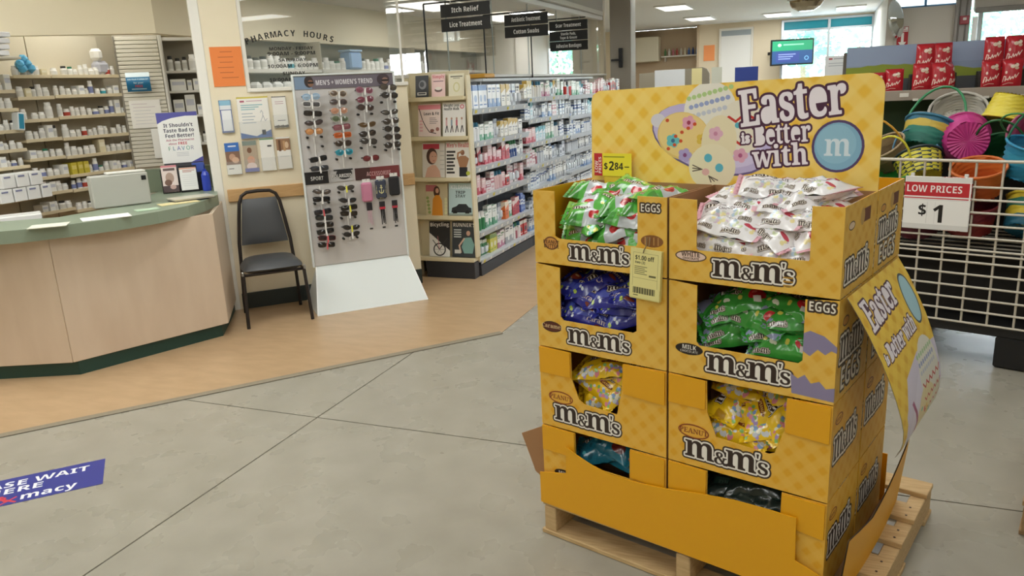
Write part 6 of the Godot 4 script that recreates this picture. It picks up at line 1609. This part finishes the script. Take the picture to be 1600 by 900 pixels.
func gondola() -> void:
	var metal := m(Color("d3d7db"), 0.4)
	var lipm := m(Color("c3cad2"), 0.35)
	var dark := m(Color("33353a"), 0.6)
	var prints := []
	for i in 18: prints.append(pm(product_print(i), 0.35))
	# product shapes: unit boxes, jars and tubes, each with every print it needs
	var shapes := {}
	var shape := func(kind: int, pr: int) -> ArrayMesh:
		var key := kind * 100 + pr
		if not shapes.has(key):
			var g := Geo.new()
			if kind == 0:
				g.box(Vector3(0, 0.5, 0), Vector3(1, 1, 1), 0.02)
				shapes[key] = mesh_of([[g, prints[pr]]])
			elif kind == 1:
				g.lathe([Vector2(0, 0), Vector2(0.48, 0), Vector2(0.5, 0.03), Vector2(0.5, 0.66), Vector2(0.4, 0.76)], 10)
				var c := Geo.new()
				c.lathe([Vector2(0.4, 0.76), Vector2(0.36, 0.78), Vector2(0.36, 1.0), Vector2(0, 1.0)], 10)
				shapes[key] = mesh_of([[g, prints[pr]], [c, m([Color("f0f0f0"), Color("2f6f8c"), Color("2b2b30"), Color("3a8a5c")][pr % 4], 0.4)]])
			else:
				# a card that hangs with a blister on it
				g.box(Vector3(0, 0.5, 0), Vector3(1, 1, 0.12), 0.01)
				var c := Geo.new()
				c.box(Vector3(0, 0.36, 0.2), Vector3(0.6, 0.4, 0.5), 0.08)
				shapes[key] = mesh_of([[g, prints[pr]], [c, m(Color("dfe4ea"), 0.2)]])
		return shapes[key]
	var bays := [[-6.01, -7.33, [1.417, 1.143, 0.929, 0.68, 0.366, 0.124]], [-7.34, -8.69, [1.47, 1.26, 1.024, 0.792, 0.556, 0.3, 0.124]], [-8.7, -10.05, [1.455, 1.223, 1.004, 0.821, 0.58, 0.34, 0.124]], [-10.06, -11.4, [1.46, 1.22, 1.0, 0.8, 0.56, 0.33, 0.124]]]
	# what stands on each shelf of each bay: prints
	var fill := [[[0, 0, 1, 0, 2, 3, 17], [1, 9, 4, 2, 2, 17], [6, 5, 5, 6, 15, 17], [5, 7, 5, 16, 7, 5], [8, 9, 4, 10, 6, 11], [8, 12, 13, 17, 7, 16]], [[2, 17, 13, 14, 9], [14, 4, 1, 7, 15], [5, 14, 9, 1, 15], [7, 4, 17, 0, 4], [15, 3, 1, 17], [4, 1, 17], [1, 4]], [[16, 9, 14, 7, 5], [1, 15, 4, 14], [15, 1, 0, 4], [4, 17, 15], [4, 1], [1], [1]], [[5, 7, 16, 1], [15, 1, 14], [4, 1], [1], [4], [1], [1]]]
	var hues := ["blue and white", "pale blue", "cream and gold", "white and navy", "grey", "pink and red", "red", "dusty pink", "green", "white and green", "orange", "royal blue", "yellow-green", "white and mauve", "pale teal", "white and dark blue", "bright red", "plain white"]
	var bname := ["first", "second", "third", "fourth"]
	for b in bays.size():
		var z0: float = bays[b][0]; var z1: float = bays[b][1]
		var zc := (z0 + z1) / 2; var zl := z0 - z1
		var t := thing("aisle_shelving", "%s pale metal shelving bay of the medicine aisle from the magazine rack" % bname[b], "shelving", Transform3D(), "medicine aisle shelving bays")
		obj("back_panel", bx(Vector3(-3.28, 0.86, zc), Vector3(0.02, 1.64, zl)), m(Color("8f9296"), 0.7), t)
		obj("upright", bx(Vector3(-3.26, 0.86, z0 - 0.012), Vector3(0.04, 1.66, 0.024), 0.003), metal, t)
		obj("kick", bx(Vector3(-2.99, 0.05, zc), Vector3(0.5, 0.1, zl)), dark, t)
		obj("top_cap", bx(Vector3(-3.25, 1.69, zc), Vector3(0.08, 0.03, zl), 0.004), metal, t)
		var si := 0
		for y in bays[b][2]:
			var last: bool = si == bays[b][2].size() - 1
			var dp := 0.42 if si == 0 else 0.5
			obj("shelf_board", bx(Vector3(-2.77 - dp / 2 + 0.02, y + 0.012, zc), Vector3(dp, 0.02, zl), 0.003), metal, t)
			# ticket rail, tilted
			var rl := Geo.new()
			rl.box(Vector3(0, 0, 0), Vector3(0.008, 0.05 if not last else 0.034, zl - 0.004), 0.001)
			var ro := obj("ticket_rail", rl, lipm, t, Transform3D(Basis(Vector3.BACK, -0.25), Vector3(-2.738, y + 0.004, zc)))
			for k in 9:
				if b < 2 and (k * 7 + si * 3) % 10 < 8:
					obj("ticket", bx(Vector3(0.005, 0, 0.6 - k * 0.145), Vector3(0.002, 0.026, 0.04)), m(Color("f4f4f2") if (k + si) % 5 else Color("e8d858"), 0.5), ro)
			# goods
			var up: float = (bays[b][2][si - 1] if si > 0 else 1.72) - y - 0.04
			var prs: Array = fill[b][si]
			var z := z0 - 0.03
			var i := 0
			while z > z1 + 0.04:
				var f := (z0 - z) / zl
				var pr: int = prs[mini(prs.size() - 1, int(f * prs.size()))]
				if rng.randf() < 0.15: pr = prs[rng.randi() % prs.size()]
				var kind: int = [0, 0, 1, 0, 2, 0][(si * 2 + b + int(f * prs.size())) % 6]
				var w := rng.randf_range(0.07, 0.11) if kind == 0 else (0.062 if kind == 1 else 0.085)
				if b > 0: w *= 0.95
				var h := minf(up, rng.randf_range(0.13, 0.19) if kind != 1 else 0.16)
				if b == 0 and si == 0: h = minf(up, 0.2); kind = 2 if f > 0.75 else 0; w = 0.1
				if b == 0 and si in [2, 3] and kind == 0: h = minf(up, 0.1 + 0.07 * ((i * 5) % 3) / 2.0)
				if z - w < z1 + 0.01: break
				var o := MeshInstance3D.new()
				o.name = numbered(["medicine_box", "medicine_jar", "blister_card"][kind])
				o.mesh = shape.call(kind, pr)
				add_child(o)
				o.transform = Transform3D(Basis(Vector3.UP, PI / 2 + rng.randf_range(-0.06, 0.06)).scaled_local(Vector3(w, h, [0.05, w, 0.06][kind])), Vector3(-2.775 - [0.03, w / 2, 0.04][kind] - rng.randf() * 0.015, y + 0.0225, z - w / 2))
				tag(o, "%s %s, %s along %s shelf down in %s aisle bay" % [hues[pr], ["box", "jar", "card"][kind], ORD[i], ORD[si], bname[b]], ["box", "jar", "blister card"][kind], "goods in the medicine aisle")
				# a lower box in front of a gap stays single; tall ones get one on top
				z -= w + rng.randf_range(0.002, 0.012)
				i += 1
			si += 1
	var te := tag(obj("yellow_tray", bx(Vector3(0, 0.02, 0), Vector3(0.26, 0.04, 0.16), 0.006), m(Color("e0a53a"), 0.5), self, tf(-3.12, 1.706, -7.12, 90)), "flat orange-yellow tray on top of the first aisle bay", "tray")

func aisle_signs() -> void:
	var blk := m(Color("17181a"), 0.45)
	for a in [[-6.3, -3.118, [[2.265, ["Itch Relief"]], [2.147, ["Lice Treatment"]]], "near aisle sign of two black boards about itch and lice", 2.34], [-7.6, -3.052, [[2.258, ["Antibiotic Treatment"]], [2.142, ["Cotton Swabs"]]], "middle aisle sign of two black boards about antibiotic and swabs", 2.33], [-9.0, -3.05, [[2.272, ["Scar Treatment"]], [2.158, ["Sterile Pads,", "Tape & Gauze"]], [2.044, ["Adhesive Bandages"]]], "far aisle sign of three black boards about scars and bandages", 2.35]]:
		var t := thing("aisle_sign", a[3], "sign", Transform3D(), "black hanging aisle signs")
		var z: float = a[0]; var x0: float = a[1]; var w := 0.465
		var g := Geo.new()
		g.tube([Vector3(-3.29, 1.66, z - 0.02), Vector3(-3.29, a[4], z - 0.02)], 0.008, 6)
		obj("post", g, blk, t)
		g = Geo.new()
		g.tube([Vector3(-3.29, a[4], z - 0.02), Vector3(x0 + w - 0.03, a[4], z - 0.02)], 0.007, 6)
		obj("arm", g, blk, t)
		for b in a[2]:
			var c := Print.new(372, 92, Color("151617"))
			if b[1].size() == 1: write(c, b[1][0], 186, 62, 50, Color("f0f0ee"), "bold", {"al": 0.5, "wid": minf(250.0, b[1][0].length() * 17.0 + 20)})
			else:
				write(c, b[1][0], 186, 40, 36, Color("f0f0ee"), "bold", {"al": 0.5, "wid": 150.0}); write(c, b[1][1], 186, 78, 36, Color("f0f0ee"), "bold", {"al": 0.5, "wid": 170.0})
			var bo := obj("board", bx(Vector3(x0 + w / 2, b[0], z), Vector3(w, 0.106, 0.008), 0.002), pm(c.tex(), 0.5), t)
			for q in [0.2, 0.78]:
				var h := Geo.new()
				h.tube([Vector3(x0 + w * q, b[0] + 0.05, z - 0.005), Vector3(x0 + w * q, b[0] + 0.088, z - 0.012)], 0.0025, 4)
				obj("link", h, m(Color("b8b8b4"), 0.4, 0.5), bo)

# ------------------------------------------------------------------ basket bin and the shelf behind it
func basket(called: String, r: float, h: float, cols: Array, label: String, at: Transform3D, handle = null, holes := false) -> void:
	var t := thing(called, label, "basket", at, "woven baskets in the wire bin")
	var seg := 28
	var rows := 12
	var pt := PackedVector3Array(); var cl := PackedColorArray()
	for j in rows + 1:
		for i in seg + 1:
			var a := TAU * i / seg
			var f := float(j) / rows
			var w := 0.035 * r * (1.0 if (i / 2 + j) % 2 else -1.0)
			var rr := lerpf(r * 0.78, r, f) + w
			pt.append(Vector3(sin(a) * rr, h * f, cos(a) * rr))
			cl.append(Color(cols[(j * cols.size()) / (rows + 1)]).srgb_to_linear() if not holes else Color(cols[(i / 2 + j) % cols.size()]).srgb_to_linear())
	var vc := m(Color.WHITE, 0.45, 0.0, {"vertex_color_use_as_albedo": true})
	var g := Geo.new(); g.sheet(pt, seg, rows, cl)
	var inn := PackedVector3Array()
	for j in rows + 1:
		for i in seg + 1:
			var p: Vector3 = pt[j * (seg + 1) + seg - i]
			inn.append(Vector3(p.x * 0.94, p.y, p.z * 0.94))
	var ci := PackedColorArray()
	for j in rows + 1:
		for i in seg + 1: ci.append(cl[j * (seg + 1) + seg - i])
	g.sheet(inn, seg, rows, ci)
	obj("body", g, vc, t)
	var bt := Geo.new()
	for i in seg:
		# radial weave of the underside
		var a0 := TAU * i / seg; var a1 := TAU * (i + 1) / seg
		var am := (a0 + a1) / 2
		var R := r * 0.78
		bt.tri(Vector3(0, 0.004, 0), Vector3(sin(a1) * R, 0, cos(a1) * R), Vector3(sin(am) * R, -0.006, cos(am) * R))
		bt.tri(Vector3(0, 0.004, 0), Vector3(sin(am) * R, -0.006, cos(am) * R), Vector3(sin(a0) * R, 0, cos(a0) * R))
	obj("bottom", bt, m(Color(cols[0]), 0.45), t)
	var rg := Geo.new()
	var ring := []
	for i in 24: ring.append(Vector3(sin(TAU * i / 24) * r * 1.02, h + sin(i * PI) * 0.004, cos(TAU * i / 24) * r * 1.02))
	rg.tube(ring, r * 0.06, 6, true)
	obj("rim", rg, m(Color(cols[cols.size() - 1]), 0.45), t)
	if handle != null:
		var hp := []
		for i in 13:
			var a := PI * i / 12
			hp.append(Vector3(cos(a) * r, h + sin(a) * r * 1.7, 0))
		var hg := Geo.new(); hg.tube(hp, r * 0.05, 6)
		obj("handle", hg, m(Color(handle), 0.4), t)

func basket_bin() -> void:
	var wire := m(Color("cfc8ba"), 0.45, 0.2)
	var t := thing("wire_bin", "large cream wire grid bin heaped with woven baskets", "bin", BIN)
	var x0 := -0.72
	var x1 := 1.0
	var dz := -0.85
	var yb := 0.24
	var yt := 1.115
	# front and back grids: each wire by itself
	for z in [0.0, dz]:
		for k in 14:
			var y := yt - k * (yt - yb) / 13.0
			if k == 1: continue
			var g := Geo.new()
			g.tube([Vector3(x0, y, z), Vector3(x1, y, z)], 0.0068 if k > 0 else 0.009, 5)
			obj("wire", g, wire, t)
		for k in 15:
			var x := x0 + k * (x1 - x0) / 14.0
			var g := Geo.new()
			g.tube([Vector3(x, yb, z - 0.006), Vector3(x, yt, z - 0.006)], 0.0065, 5)
			obj("wire", g, wire, t)
	for x in [x0, x1]:
		for k in 14:
			var y := yt - k * (yt - yb) / 13.0
			var g := Geo.new()
			g.tube([Vector3(x, y, 0), Vector3(x, y, dz)], 0.0068 if k > 0 else 0.009, 5)
			obj("wire", g, wire, t)
		for z in [0.0, dz]:
			var g := Geo.new()
			g.tube([Vector3(x, 0.1, z), Vector3(x, yt, z)], 0.011, 6)
			obj("corner_post", g, wire, t)
	# inner false floor of wire at mid height
	for k in 9:
		var g := Geo.new()
		g.tube([Vector3(x0, 0.62, dz * k / 8.0), Vector3(x1, 0.62, dz * k / 8.0)], 0.006, 5)
		obj("floor_wire", g, wire, t)
	obj("liner", bx(Vector3((x0 + x1) / 2, 0.61, dz / 2), Vector3(x1 - x0 - 0.03, 0.006, -dz - 0.03)), m(Color("26221e"), 0.85), t)
	obj("lower_board", bx(Vector3((x0 + x1) / 2, 0.43, -0.2), Vector3(x1 - x0 - 0.06, 0.34, 0.02)), m(Color("1f1c19"), 0.85), t)
	obj("lower_board", bx(Vector3((x0 + x1) / 2, 0.43, dz + 0.05), Vector3(x1 - x0 - 0.06, 0.34, 0.02)), m(Color("1f1c19"), 0.85), t)
	obj("back_liner", bx(Vector3((x0 + x1) / 2, 0.86, dz + 0.03), Vector3(x1 - x0 - 0.06, 0.48, 0.01)), m(Color("2e2a26"), 0.85), t)
	var b := thing("plinth", "black plinth under the wire basket bin", "plinth", BIN)
	obj("deck", bx(Vector3((x0 + x1) / 2, 0.2, dz / 2 - 0.02), Vector3(x1 - x0 - 0.05, 0.05, -dz - 0.02), 0.006), m(Color("1e1d1c"), 0.7), b)
	for x in [x0 + 0.25, (x0 + x1) / 2, x1 - 0.25]:
		for z in [-0.1, dz + 0.1]: obj("block", bx(Vector3(x, 0.09, z), Vector3(0.16, 0.175, 0.14), 0.01), m(Color("161616"), 0.7), b)
	# baskets: bin coordinates
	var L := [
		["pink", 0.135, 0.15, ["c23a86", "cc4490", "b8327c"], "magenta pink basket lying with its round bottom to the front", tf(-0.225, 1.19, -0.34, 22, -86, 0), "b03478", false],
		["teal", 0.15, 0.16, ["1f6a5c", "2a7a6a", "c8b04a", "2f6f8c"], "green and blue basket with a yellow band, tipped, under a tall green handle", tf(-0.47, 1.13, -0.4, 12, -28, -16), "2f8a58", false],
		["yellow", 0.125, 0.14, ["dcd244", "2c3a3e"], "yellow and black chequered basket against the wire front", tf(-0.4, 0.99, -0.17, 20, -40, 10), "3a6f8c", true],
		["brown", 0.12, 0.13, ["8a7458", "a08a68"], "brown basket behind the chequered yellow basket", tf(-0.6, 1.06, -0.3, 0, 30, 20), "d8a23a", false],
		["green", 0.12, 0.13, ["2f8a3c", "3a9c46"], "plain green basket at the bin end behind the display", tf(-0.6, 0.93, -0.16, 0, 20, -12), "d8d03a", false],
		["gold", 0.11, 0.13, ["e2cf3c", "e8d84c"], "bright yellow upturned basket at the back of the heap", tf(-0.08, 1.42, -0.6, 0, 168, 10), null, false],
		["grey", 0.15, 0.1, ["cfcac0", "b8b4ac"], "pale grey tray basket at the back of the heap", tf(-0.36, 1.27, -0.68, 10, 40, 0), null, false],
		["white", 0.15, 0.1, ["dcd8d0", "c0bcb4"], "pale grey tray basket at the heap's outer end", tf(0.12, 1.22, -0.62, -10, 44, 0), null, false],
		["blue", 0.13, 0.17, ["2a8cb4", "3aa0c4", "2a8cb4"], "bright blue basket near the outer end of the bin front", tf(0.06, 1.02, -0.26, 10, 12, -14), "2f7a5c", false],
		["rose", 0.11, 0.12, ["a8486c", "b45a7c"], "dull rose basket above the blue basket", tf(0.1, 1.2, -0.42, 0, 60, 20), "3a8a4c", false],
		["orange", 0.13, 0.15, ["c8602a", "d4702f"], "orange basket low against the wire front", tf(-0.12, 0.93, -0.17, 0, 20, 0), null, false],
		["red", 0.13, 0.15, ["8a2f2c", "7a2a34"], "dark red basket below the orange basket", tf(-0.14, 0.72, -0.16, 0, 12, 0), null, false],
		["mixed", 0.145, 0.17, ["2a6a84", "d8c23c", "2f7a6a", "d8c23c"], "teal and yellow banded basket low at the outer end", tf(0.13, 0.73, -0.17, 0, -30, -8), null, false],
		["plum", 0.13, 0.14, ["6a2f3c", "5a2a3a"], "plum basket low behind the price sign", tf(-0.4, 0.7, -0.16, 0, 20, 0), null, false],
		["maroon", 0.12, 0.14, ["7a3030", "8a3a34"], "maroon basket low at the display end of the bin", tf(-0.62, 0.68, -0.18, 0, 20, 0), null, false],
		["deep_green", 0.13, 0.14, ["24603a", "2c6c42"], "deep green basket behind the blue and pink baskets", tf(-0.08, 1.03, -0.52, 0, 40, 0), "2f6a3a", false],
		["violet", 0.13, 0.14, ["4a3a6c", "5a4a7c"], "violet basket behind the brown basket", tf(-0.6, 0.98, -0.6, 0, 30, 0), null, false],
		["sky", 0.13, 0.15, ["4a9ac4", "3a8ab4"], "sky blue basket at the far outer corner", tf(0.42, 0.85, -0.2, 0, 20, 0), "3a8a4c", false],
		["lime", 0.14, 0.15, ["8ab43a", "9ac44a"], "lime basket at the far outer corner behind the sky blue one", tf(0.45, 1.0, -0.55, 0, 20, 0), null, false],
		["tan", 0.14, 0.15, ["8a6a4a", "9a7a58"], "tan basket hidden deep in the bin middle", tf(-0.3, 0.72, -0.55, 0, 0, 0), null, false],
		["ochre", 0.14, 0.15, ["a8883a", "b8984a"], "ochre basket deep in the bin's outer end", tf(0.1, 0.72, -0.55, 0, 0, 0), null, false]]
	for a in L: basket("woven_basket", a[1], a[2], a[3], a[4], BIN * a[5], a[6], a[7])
	# price sign
	var c := Print.new(330, 290, Color("f0f0ee"))
	c.rect(0, 0, 330, 26, Color("e4e4e2")); c.rect(0, 30, 322, 76, Color("c22a36")); c.rect(0, 114, 322, 6, Color("c22a36")); c.rect(0, 124, 330, 3, Color("d8d8d6"))
	write(c, "LOW PRICES", 290, 84, 52, Color("f6f2f0"), "bold", {"al": 1.0, "wid": 284.0})
	c.rect(0, 262, 330, 28, Color("dcdcda")); c.rect(120, 138, 2, 120, Color("d0d0ce")); c.rect(160, 138, 2, 120, Color("dcdcda"))
	write(c, "$", 74, 214, 84, Color("1a1a1a"), "bold"); write(c, "1", 146, 250, 136, Color("1a1a1a"), "bold")
	var s := thing("price_sign", "white and red low prices sign hung on the wire bin", "sign", BIN * tf(-0.275, 0.886, 0.014))
	obj("board", bx(Vector3(0, 0, 0), Vector3(0.325, 0.288, 0.012), 0.002), pm(c.tex(), 0.4), s)
	for x in [-0.13, 0.13]: obj("hook", bx(Vector3(x, 0.15, -0.006), Vector3(0.02, 0.022, 0.012), 0.003), m(Color("d8d8d6"), 0.4), s)

func treat_rack() -> void:
	var t := thing("treat_rack", "grey shelf rack with a meadow print board behind the basket bin", "rack", tf(0, 0, -5.8))
	var st := m(Color("9c8f84"), 0.55)
	obj("shelf", bx(Vector3(0.95, 1.435, 0.14), Vector3(1.7, 0.03, 0.34), 0.004), st, t)
	obj("lip", bx(Vector3(0.95, 1.437, 0.312), Vector3(1.7, 0.062, 0.012), 0.003), m(Color("a4988c"), 0.5), t)
	for x in [0.12, 1.78]: obj("upright", bx(Vector3(x, 0.86, -0.03), Vector3(0.04, 1.72, 0.04), 0.004), m(Color("5c564e"), 0.5), t)
	var c := Print.new(760, 150, Color("8fa0be"))
	c.rect(0, 0, 760, 60, Color("97a8c6"))
	var top := PackedVector2Array([Vector2(0, 150)])
	for i in 39: top.append(Vector2(i * 20, 74 - 16 * sin(i * 0.17 + 0.6) + (i * 7 % 5)))
	top.append(Vector2(760, 150))
	c.poly(top, Color("8a9a34"))
	c.rect(0, 106, 760, 44, Color("4c5054"))
	obj("print_board", bx(Vector3(0.95, 1.6, -0.01), Vector3(1.66, 0.3, 0.012)), pm(c.tex(), 0.4), t)
	obj("back_board", bx(Vector3(0.95, 0.95, -0.01), Vector3(1.66, 0.94, 0.012)), m(Color("2c4426"), 0.6), t)
	obj("bottom_shelf", bx(Vector3(0.95, 0.5, 0.04), Vector3(1.7, 0.03, 0.1), 0.004), st, t)
	for i in 7: obj("ticket", bx(Vector3(0.52 + i * 0.19, 1.41, 0.32), Vector3(0.03, 0.014, 0.003)), m(Color("e4e0d8"), 0.5), t)
	# red bags: print with a white scrawl, no readable word
	c = Print.new(110, 176, Color("b3202c"))
	c.rect(0, 0, 110, 12, Color("a01a26")); c.ell(58, 48, 13, 11, Color("d8c4b0")); c.ell(78, 40, 12, 11, Color("e2d2c0")); c.ell(80, 58, 11, 9, Color("c8ac94")); c.rect(66, 30, 8, 6, Color("6a3a2c"))
	c.line(pv([10, 136, 16, 104, 26, 108, 22, 132, 32, 120, 38, 128, 46, 106, 50, 124, 60, 108, 64, 120, 74, 96, 78, 114, 92, 88]), 5, Color("f0d8cc")); c.line(pv([14, 152, 40, 144, 66, 146]), 4, Color("e4b8ac")); c.ell(26, 82, 6, 9, Color("f0d8cc"))
	var pr := pm(c.tex(), 0.25)
	var sh := bag_mesh(21)
	var hold := Basis(Vector3.RIGHT, PI / 2) * Basis(Vector3.UP, PI / 2)
	var mk := []
	for k in 2:
		# the print stands upright: a bag with its length vertical
		var f := PackedVector3Array(); var bk := PackedVector3Array()
		for j in 13:
			for i in 9:
				var u := i / 4.0 - 1; var v := j / 6.0 - 1
				var e := maxf(0.0, 1 - pow(absf(v) / 0.92, 4.0)) if absf(v) < 0.92 else 0.0
				var th := 0.026 * pow(e, 0.6) * pow(maxf(0.0, 1 - u * u), 0.5)
				f.append(Vector3(u * 0.053, 0.088 + v * 0.088, th)); bk.append(Vector3(-u * 0.053, 0.088 + v * 0.088, -th))
		var a := Geo.new(); a.sheet(f, 8, 12)
		var b := Geo.new(); b.sheet(bk, 8, 12)
		mk.append(mesh_of([[a, pr], [b, m(Color("a01a26"), 0.3)]]))
	var spots := [[0.3, 1.452, -5.6, "small red treat bag half hidden behind the yellow header corner", 0.75], [0.4, 1.452, -5.6, "small red treat bag beside the yellow header corner", 0.85], [0.555, 1.452, -5.57, "front red treat bag of the middle cluster, pharmacy side", 1.0], [0.655, 1.452, -5.57, "front red treat bag of the middle cluster, window side", 1.0], [0.575, 1.57, -5.68, "raised rear red treat bag of the middle cluster, pharmacy side", 1.0], [0.675, 1.57, -5.68, "raised rear red treat bag of the middle cluster, window side", 1.0], [0.93, 1.452, -5.57, "front red treat bag of the outer cluster, pharmacy side", 1.0], [1.035, 1.452, -5.57, "front red treat bag of the outer cluster, window side", 1.0], [0.95, 1.58, -5.68, "raised rear red treat bag of the outer cluster, pharmacy side", 1.05], [1.06, 1.58, -5.68, "raised rear red treat bag of the outer cluster, window side", 1.05], [1.19, 1.452, -5.57, "red treat bag alone past the outer cluster", 0.85], [0.72, 1.452, -5.6, "red treat bag turned sideways at the end of the middle cluster", 1.0]]
	var i := 0
	for s in spots:
		var o := tag(obj("treat_bag", mk[i % 2], null, self, Transform3D(Basis(Vector3.UP, (1.1 if i == 11 else rng.randf_range(-0.15, 0.15))) * Basis(Vector3.RIGHT, -0.12) * Basis().scaled(Vector3(1, s[4], 1)), Vector3(s[0], s[1], s[2]))), s[3], "treat bag", "red treat bags on the grey rack")
		i += 1
	for a in [[0.625, "dark riser box under the rear red bags of the middle cluster"], [1.005, "dark riser box under the rear red bags of the outer cluster"]]:
		tag(obj("riser_box", bx(Vector3(0, 0.056, 0), Vector3(0.26, 0.11, 0.1), 0.004), m(Color("34302c"), 0.6), self, tf(a[0], 1.451, -5.7)), a[1], "box")
	tag(obj("shelf_ticket", bx(Vector3(0, 0, 0), Vector3(0.05, 0.024, 0.003)), m(Color("e6e2da"), 0.5), self, tf(0.455, 1.44, -5.478)), "small white price ticket on the grey rack edge", "price ticket")
	# pallet corner at the right edge of the picture
	var p := thing("pallet", "brown pallet whose corner shows past the basket bin", "pallet", tf(0.705, 0, -2.85, -15.6))
	var pine := tri_mat(noise_tex(0.015, Color("9a7a58"), Color("b89870"), 256, 4, 45), Vector3(1, 8, 8), 0.75)
	for k in 4: obj("deck_plank", bx(Vector3(0.55, 0.121, -0.05 - k * 0.24), Vector3(1.1, 0.018, 0.1), 0.002), pine, p)
	for x in [0.03, 0.55, 1.07]: obj("stringer", bx(Vector3(x, 0.065, -0.42), Vector3(0.05, 0.094, 0.86), 0.003), pine, p)
	for k in 3: obj("bottom_plank", bx(Vector3(0.55, 0.0095, -0.05 - k * 0.36), Vector3(1.1, 0.017, 0.1), 0.002), pine, p)
